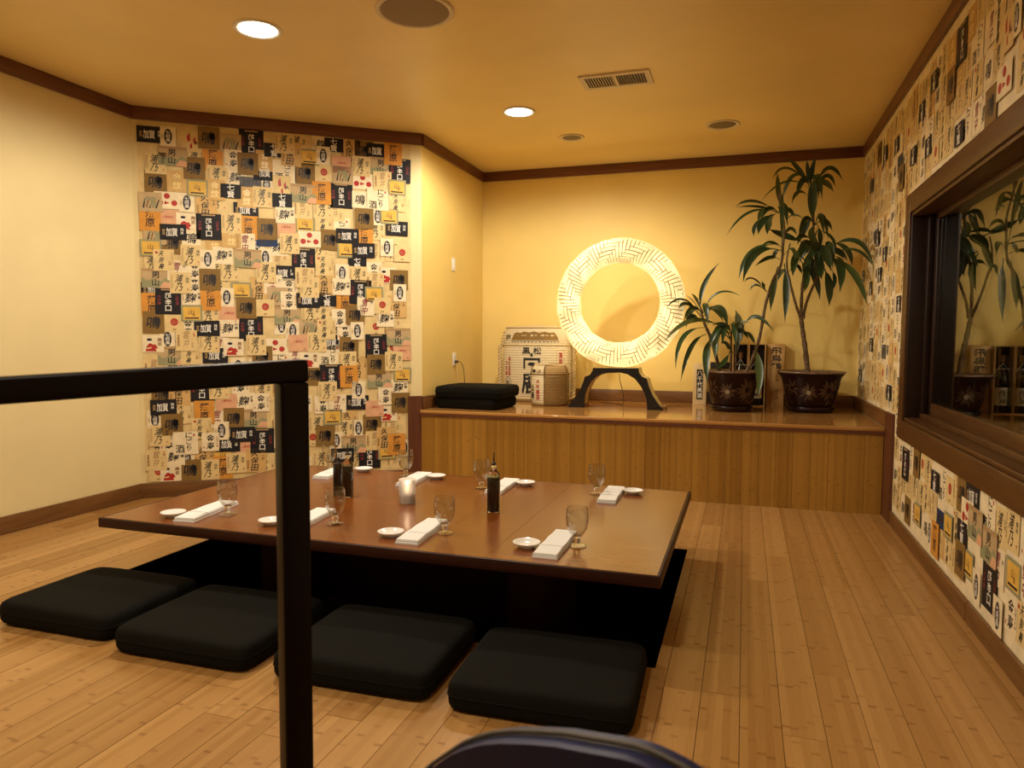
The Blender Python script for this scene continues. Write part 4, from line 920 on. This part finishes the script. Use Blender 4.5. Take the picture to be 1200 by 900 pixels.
for a in (-PI / 2, -PI * .08, -PI * .95):
    mb = MB(); twist(mb, [(math.cos(a) * (SR * k + .003), math.sin(a) * (SR * k + .003), z) for z, k in ((.005, .94), (.06, 1), (.12, 1), (.18, 1), (.24, 1), (.27, 1.02), (.31, .98), (.34, .86))], .005, M_STRAWD, 9); mb.build('side_rope', sb)

# ------------------------------------------------------------------ boxes, bottles and sign behind the plants
BYY = 6.53                                               # front plane of the bottle boxes
def xz(px_, py_, y): P = at(px_, py_, y); return P.x, P.z
hb = xz(905, 403, BYY)[1] - HB
x0, x1 = xz(898.5, 440, BYY)[0], xz(919, 440, BYY)[0]
t = thing('sake_box', 'pale cedar sake box with black brushed lettering between the two pots', 'box', ((x0 + x1) / 2, BYY, HB)); hw = (x1 - x0) / 2
mb = MB(); mb.box(-hw, hw, 0, .056, 0, hb, M_BOXW); bevel(mb.build('box_body', t), .002)
f3 = lambda x, y: (x, -.0006, y)
mb = MB(); write(mb, '飛鳥鶴', .004, hb * .77, .062, INK['k'], f3, .085); write(mb, '大吟醸', .012, hb * .47, .022, INK['b'], f3); write(mb, '純米酒', .012, hb * .20, .03, INK['b'], f3); stuff(mb.build('lettering', t))
def bottle_box(xa, xb, label):
    t = thing('bottle_box', label, 'box', ((xa + xb) / 2, BYY - .05, HB), 0, 'open wooden bottle boxes'); h = (xb - xa) / 2; d = .118; e = .008
    mb = MB(); mb.box(-h, h, d - .006, d, 0, hb, M_BOXD); mb.build('back_panel', t)
    for nm, a in (('side_panel', (-h, -h + e, 0, d - .006, 0, hb)), ('side_panel', (h - e, h, 0, d - .006, 0, hb)), ('top_panel', (-h + e, h - e, 0, d - .006, hb - e, hb)), ('bottom_panel', (-h + e, h - e, 0, d - .006, 0, e))):
        mb = MB(); mb.box(*a, M_BOXW); mb.build(nm, t)
    return t, e
def sake_bottle(x, label):
    t = thing('sake_bottle', label, 'bottle', (x, BYY + .006, HB + .0085), 0, 'dark sake bottles in open boxes')
    mb = MB(); mb.lathe([(.001, 0), (.042, 0), (.046, .006), (.046, .24), (.040, .29), (.020, .345), (.0145, .38), (.0145, .43), (.017, .432), (.017, .45), (.001, .452)], M_SOY, 32); mb.build('bottle_body', t)
    mb = MB(); mb.lathe([(.0465, .06), (.0465, .20)], M_PORC, 32); lb = mb.build('paper_wrap', t)
    f = lambda x_, y_: (.0472 * math.sin(x_ / .0472), -.0472 * math.cos(x_ / .0472), y_)
    mb = MB(); write(mb, '酒蔵', 0, .13, .055, INK['k'], f, .05); stuff(mb.build('lettering', lb))
    mb = MB(); mb.lathe([(.0185, .40), (.0185, .452), (.001, .454)], INK['b'], 20); mb.build('cap', t)
    mb = MB()
    for s in (-1, 1): mb.tube(smooth([(0, -.021, .395), (s * .022, -.025, .36), (s * .043, -.022, .33), (s * .051, -.03, .31)]), .0016, INK['w'], 5)
    mb.tube([(-.055, -.046, .345), (.055, -.046, .345)], .0016, INK['w'], 5)
    mb.build('neck_cord', t)
xa, xb, xc = xz(858, 440, BYY - .05)[0], xz(876.6, 440, BYY - .05)[0], xz(897.0, 440, BYY - .05)[0]
bottle_box(xa, xb - .002, 'open dark bottle box on the left, behind the left pot'); bottle_box(xb + .001, xc - .001, 'open dark bottle box on the right, touching the pale cedar box')
sake_bottle((xa + xb) / 2, 'dark sake bottle inside the left open bottle box'); sake_bottle((xb + xc) / 2, 'dark sake bottle inside the right open bottle box')
xa, za = xz(832.5, 424.5, 6.46); xb, _ = xz(856, 424.5, 6.46)
mb = MB(); mb.box(-(xb - xa) / 2, (xb - xa) / 2, 0, .1, 0, za - HB, M_BLK); o = mb.build('black_box', None, ((xa + xb) / 2 - .002, 6.46, HB)); bevel(o, .003); tag(o, 'low plain black box behind the left potted plant', 'box')
xa, za = xz(812.5, 425.5, 6.5); xb, _ = xz(828.5, 425.5, 6.5); hw, hs = (xb - xa) / 2, za - HB
t = thing('sign_board', 'narrow pale wooden sign board with black plaque, left of the left pot', 'sign', ((xa + xb) / 2, 6.50, HB))
mb = MB(); mb.box(-hw, hw, 0, .02, 0, hs, M_SIGNW); bevel(mb.build('board', t), .002)
mb = MB(); mb.box(-.026, .026, -.003, 0, .045, hs - .055, M_BLK); pq = mb.build('plaque', t)
mb = MB(); write(mb, '八千代美酒', 0, (hs - .01) / 2, .046, INK['w'], lambda x, y: (x, -.0036, y), .042); stuff(mb.build('lettering', pq))

# ------------------------------------------------------------------ wall plates and plug
def plate(z, y, label, toggle):
    t = thing('wall_plate', label, 'switch' if toggle else 'outlet', (XS, y, z), 0)
    mb = MB(); mb.box(.0005, .007, -.036, .036, -.058, .058, M_WHITEP); bevel(mb.build('plate', t), .003)
    if toggle: mb = MB(); mb.box(.007, .011, -.016, .016, -.033, .033, M_PORC); mb.build('rocker', t)
    else:
        for s in (-1, 1): mb = MB(); mb.box(.007, .009, -.016, .016, s * .021 - .014, s * .021 + .014, M_PORC); mb.build('socket', t)
    return t
plate(1.794, 5.868, 'white switch plate high on the yellow wall left of the lamp', True)
plate(.965, 5.885, 'white outlet plate low on the yellow wall above the cushions', False)
t = thing('plug_cord', 'dark plug and hanging cord in the outlet above the cushions', 'cord', (XS + .0095, 5.885, .944))
mb = MB(); mb.box(.0, .028, -.012, .012, -.012, .012, M_SOCK); bevel(mb.build('plug', t), .003)
mb = MB(); mb.tube(smooth([(.028, 0, 0), (.055, .004, -.006), (.075, .012, -.05), (.082, .02, -.14), (.09, .03, -.25), (.12, .06, -.335), (.3, .2, -.361)]), .0032, M_SOCK, 6); mb.build('cord', t)
mb = MB(); mb.tube(smooth([(.010, 0, -.045), (.02, .0, -.10), (.03, .012, -.2), (.045, .03, -.30), (.1, .08, -.361)]), .0022, M_ROPE, 6); mb.build('thin_cord', t)

# ------------------------------------------------------------------ potted dracaenas
def pot(loc, r, hgt, label, seed):
    t = thing('potted_dracaena', label, 'plant', loc)
    P = [(.001, .03), (r * .60, .03), (r * .64, .045), (r * .72, hgt * .35), (r * .80, hgt * .65), (r * .88, hgt * .86), (r * .99, hgt * .955)]
    R = [(r * .99, hgt * .955), (r, hgt * .975), (r * .99, hgt), (r * .93, hgt * .985), (r * .86, hgt * .95), (r * .8, hgt * .86)]
    mb = MB(); mb.lathe(P, M_POT, 48); p = mb.build('pot', t)
    mb = MB(); mb.lathe(R, M_POTRIM, 48); mb.build('pot_rim', p)
    mb = MB(); mb.lathe([(.001, .002), (r * .62, .002), (r * .68, .012), (r * .71, .045), (r * .685, .047), (r * .64, .024), (.001, .02)], M_POT, 40); mb.build('saucer', t)
    mb = MB(); mb.lathe([(r * .82, hgt * .88), (r * .5, hgt * .92), (.001, hgt * .93)], M_SOIL, 28); mb.build('soil', t)
    def kr(z):
        for (a, z0), (b_, z1) in zip(P[1:], P[2:]):
            if z0 <= z <= z1: return a + (b_ - a) * (z - z0) / (z1 - z0)
        return P[-1][0]
    def fr(x, z, d=.004):
        a = x / (r * .8); k = kr(z) + d; return (k * math.sin(a), -k * math.cos(a), z)
    mb = MB(); rp = random.Random(seed)
    def flower(cx, cz, s, n, mt):
        for k in range(n):
            a = 2 * PI * k / n + rp.uniform(-.15, .15); l = s * rp.uniform(.75, 1.1); d_ = Vector((math.cos(a), math.sin(a))); e = Vector((-d_.y, d_.x)) * s * .12
            pts = [d_ * s * .25 - e * .5, d_ * l * .6 - e, d_ * l, d_ * l * .6 + e, d_ * s * .25 + e * .5]
            top = [fr(cx + q.x, cz + q.y, .006) for q in pts]; bot = [fr(cx + q.x, cz + q.y, .0) for q in pts]
            mb.add(top + bot, [(0, 1, 2, 3, 4)] + [(i, 5 + i, 5 + (i + 1) % 5, (i + 1) % 5) for i in range(5)], mt)
    flower(-.03, hgt * .50, .08, 12, M_RELIEF); flower(.13, hgt * .55, .095, 13, M_RELIEF); flower(.18, hgt * .68, .06, 9, M_RELIEF); flower(.15, hgt * .36, .06, 6, M_RELIEF); flower(-.16, hgt * .6, .07, 7, M_RELIEF); flower(.30, hgt * .5, .08, 8, M_RELIEF)
    c_ = [(-.03 + .018 * math.cos(2 * PI * k / 14), hgt * .50 + .018 * math.sin(2 * PI * k / 14)) for k in range(14)]
    mb.add([fr(x, z, .009) for x, z in c_], [list(range(14))], M_RELIEFW)
    mb.build('flower_relief', p); return t
def leaf_mesh(base, mid, tip, wd, rnd):
    base, mid, tip = Vector(base), Vector(mid), Vector(tip); c = 2 * mid - .5 * (base + tip); n = 11; mb = MB(); vs = []
    for i in range(n + 1):
        s = i / n; p = (1 - s) ** 2 * base + 2 * s * (1 - s) * c + s * s * tip; T_ = (2 * (1 - s) * (c - base) + 2 * s * (tip - c)).normalized()
        nn = Vector((rnd[0], -1, .55 + rnd[1])); side = T_.cross(nn); side = side.normalized() if side.length > 1e-4 else Vector((1, 0, 0)); up = side.cross(T_)
        prf = (.16 + .84 * math.sin(PI * min(1, max(0, (s - .18) / .82)) ** .8)) if s > .18 else .16
        if s > .85: prf *= (1 - (s - .85) / .15 * .9)
        h = wd / 2 * prf
        vs += [p - side * h + up * h * .25, p - up * h * .10, p + side * h + up * h * .25]
    fs = []
    for i in range(n):
        for k in range(2): a = i * 3 + k; fs.append((a, a + 1, a + 4, a + 3))
    mb.add(vs, fs, M_LEAF, True); return mb
def plant(t, ys, stems, leaves, seed, crowns=()):
    o = Vector(t.location); rp = random.Random(seed)
    leaves = list(leaves)
    for cx, cy, n, l in crowns:                          # more leaves around each growing point
        for k in range(n):
            a = 2 * PI * (k + rp.uniform(-.3, .3)) / n; q = l * rp.uniform(.7, 1.1); c_, s_ = math.cos(a), math.sin(a)
            leaves.append(((cx, cy), (cx + c_ * q * .55, cy - abs(s_) * q * .3 - 4), (cx + c_ * q, cy + q * (.25 + .45 * abs(s_))), rp.uniform(5, 8), s_ * -.16))
    for pts, r0, r1 in stems:
        q = smooth([at(p[0], p[1], ys + (p[2] if len(p) > 2 else 0)) - o for p in pts], 5); n = len(q); mb = MB(); mb.tube(q, [(r0 + (r1 - r0) * i / (n - 1)) * (1 + .12 * math.sin(i * 2.1)) for i in range(n)], M_STEM, 8); mb.build('stem', t)
    for L in leaves:
        b_, m_, t_, wp = L[:4]; dy = L[4] if len(L) > 4 else rp.uniform(-.22, .13); wd = wp / 141.0 * .92
        def P(q, k):
            for s in range(12):
                P_ = at(q[0], q[1], ys + dy * k - .06 * s)
                if P_.x < XR - .03: return P_ - o
            return P_ - o
        leaf_mesh(P(b_, 0), P(m_, .55), P(t_, 1), wd, (rp.uniform(-.3, .3), rp.uniform(-.3, .3))).build('leaf', t)
Y1, Y2 = 6.03, 6.19
p1 = at(857, 480, Y1); p2 = at(949, 480, Y2)
t1 = pot((p1.x, Y1, HB), .232, .325, 'shorter leafy dracaena in the left maroon flowered pot', 2)
t2 = pot((p2.x, Y2, HB), .258, .325, 'tall dracaena with arching leaves in the right maroon flowered pot', 4)
plant(t1, Y1, [([(843,441),(841,425),(833,397),(826.7,381.7),(823,371.7),(821,360)], .016, .008), ([(856,441),(856.5,425),(856.7,405),(857,390)], .011, .007), ([(861,441),(862,420),(863,400)], .012, .007),
    ([(871,441),(880,425),(890,396),(897,358),(905,331),(915,311),(918,285),(919,265),(915,240),(913,225)], .014, .006)],
  [((914,243.6),(912,223),(911,202),6),((916,300),(916.5,250),(916,225),5),((911,248.5),(884,236),(861.6,242),5),((912,249.7),(890,242.5),(862,243),3.5),((913,250),(879,248.5),(851,276.6),3.5),((896.5,240),(892,249),(888.5,260.7),6),((910,249.7),(902,259),(899,275),9),((908.6,251),(894,259.5),(888.5,275),8),
   ((905,251),(887,263),(883.6,277),6),((920,262),(929,252),(942,257),2.5),((942,284),(921,277),(901,268.5),9),((918,292),(904,284),(891,290),4),((916,294),(886,297),(870.5,331),10,-.15),((912,286),(882,296),(865.7,327),9,-.05),((915,293),(909,296),(905,305),5),((914,304.7),(902,302),(884.7,312),6),
   ((912,312),(906,336),(903,364.7),8),((919,308.7),(921.5,338),(919.6,378),8),((899,342),(883,327),(872,331),4),((898,342),(886,334),(878.7,341),3.5),((900,344),(896,338),(892.7,329),5),((870,385),(886,371),(907,389),5),((918,300),(928,292),(932,305),6),((917,280),(926,268),(934,276),5),
   ((821.7,366.7),(824,336.7),(843,308),6),((821,366),(813,354),(804,346),3.5),((821,369),(800,351),(780,361.7),4,-.3),((821,371),(806,357),(795,361.7),7,-.3),((822,376),(810,371),(804,384),7),((823,370),(840,344),(868,346.7),3.5),((824,371),(842,361),(853,384),10),((850,386),(812,376),(777.5,401.7),8,-.32),
   ((828,384),(801,395),(791.7,433),6,-.3),((828,392),(810,407),(797.5,448),6,-.25),((834,394),(828,415),(829,449),9,-.26),((856.7,399),(840,390),(840,424),10,-.1),((856,397),(844,384),(832,408),8,-.15),((864,412),(867,386),(861.7,363),11,.05),((859,414),(851,404),(845,402),8,-.1),((871,387.5),(879,393),(885,404),5),
   ((884,406),(890,432),(888,466),9,-.27),((858,395),(850,381),(834,381),5),((857,392),(866,379),(879,378),4),((829,388),(838,400),(838,420),7,-.12),((856,410),(848,425),(838,432),6,-.2),((823,368),(817,352),(810,344),3.5)], 21, [(823,368,5,26),(857,392,6,26),(913,250,4,22)])
plant(t2, Y2, [([(947,441),(944,412),(941,390),(938.5,372)], .021, .016), ([(938.5,373),(933,358),(928,340),(924,322)], .012, .008), ([(939,373),(939.6,345),(943,318),(949,296),(953,270),(953,248),(951,225),(950,205)], .013, .007), ([(941,374),(945,355),(953,335),(960,318),(966,302)], .012, .007), ([(924,326),(922,305),(926,285)], .008, .005)],
  [((948,218),(937,200),(923,185),6),((951,218),(952,200),(957,183),6),((950,218),(947,202),(946,187),5),((955,220),(971,197),(988,212),6),((956,221),(969,206),(979,219),6),((948,216),(922,197),(905,211),4),((948,210),(929,207),(917,234),7),((948,221),(921,213),(891.6,236),3),((950,232),(936,225),(928,239),5),
   ((953,262),(950,238),(950,212),7),((952,258),(955,235),(953,205),6),((953,253),(943,268),(934,287),8),((955,262),(951,275),(958,291),8),((957,262),(961,276),(960.7,291),6),((955,268),(974,278),(979,297),4),((967,293),(1002,282),(1024,312),6,-.35),((972,300),(1001,293),(1024.6,314),6,-.3),((974,302),(1000,320),(1016.7,359.6),8,-.3),
   ((972,284),(991,292),(998.6,312),9),((970,302),(984,312),(984,343),11),((964.7,312),(971,333),(971.6,359),10),((964,296),(960,312),(963,327),12),((937,300),(953,319),(961,352),9),((936,302),(945,322),(942,343),8),((938,288),(932,304),(929,324),9),((975,299),(984,303),(990,310),4),((974,315),(978,327),(975,341),5),
   ((953,282),(944,287),(937,302),12),((950,290),(958,300),(957,318),11),((958,284),(967,296),(974,318),11),((945,292),(950,308),(946,328),9),((960,295),(950,300),(940,318),8),((966,300),(978,296),(992,306),5),((924,322),(917,318),(911,330),6),((925,318),(934,312),(940,322),6),((951,281),(941,277),(931,283),7),((957,270),(955,290),(961,308),9)], 33, [(952,218,5,26),(966,298,6,34),(955,264,5,28)])

bpy.context.view_layer.update()
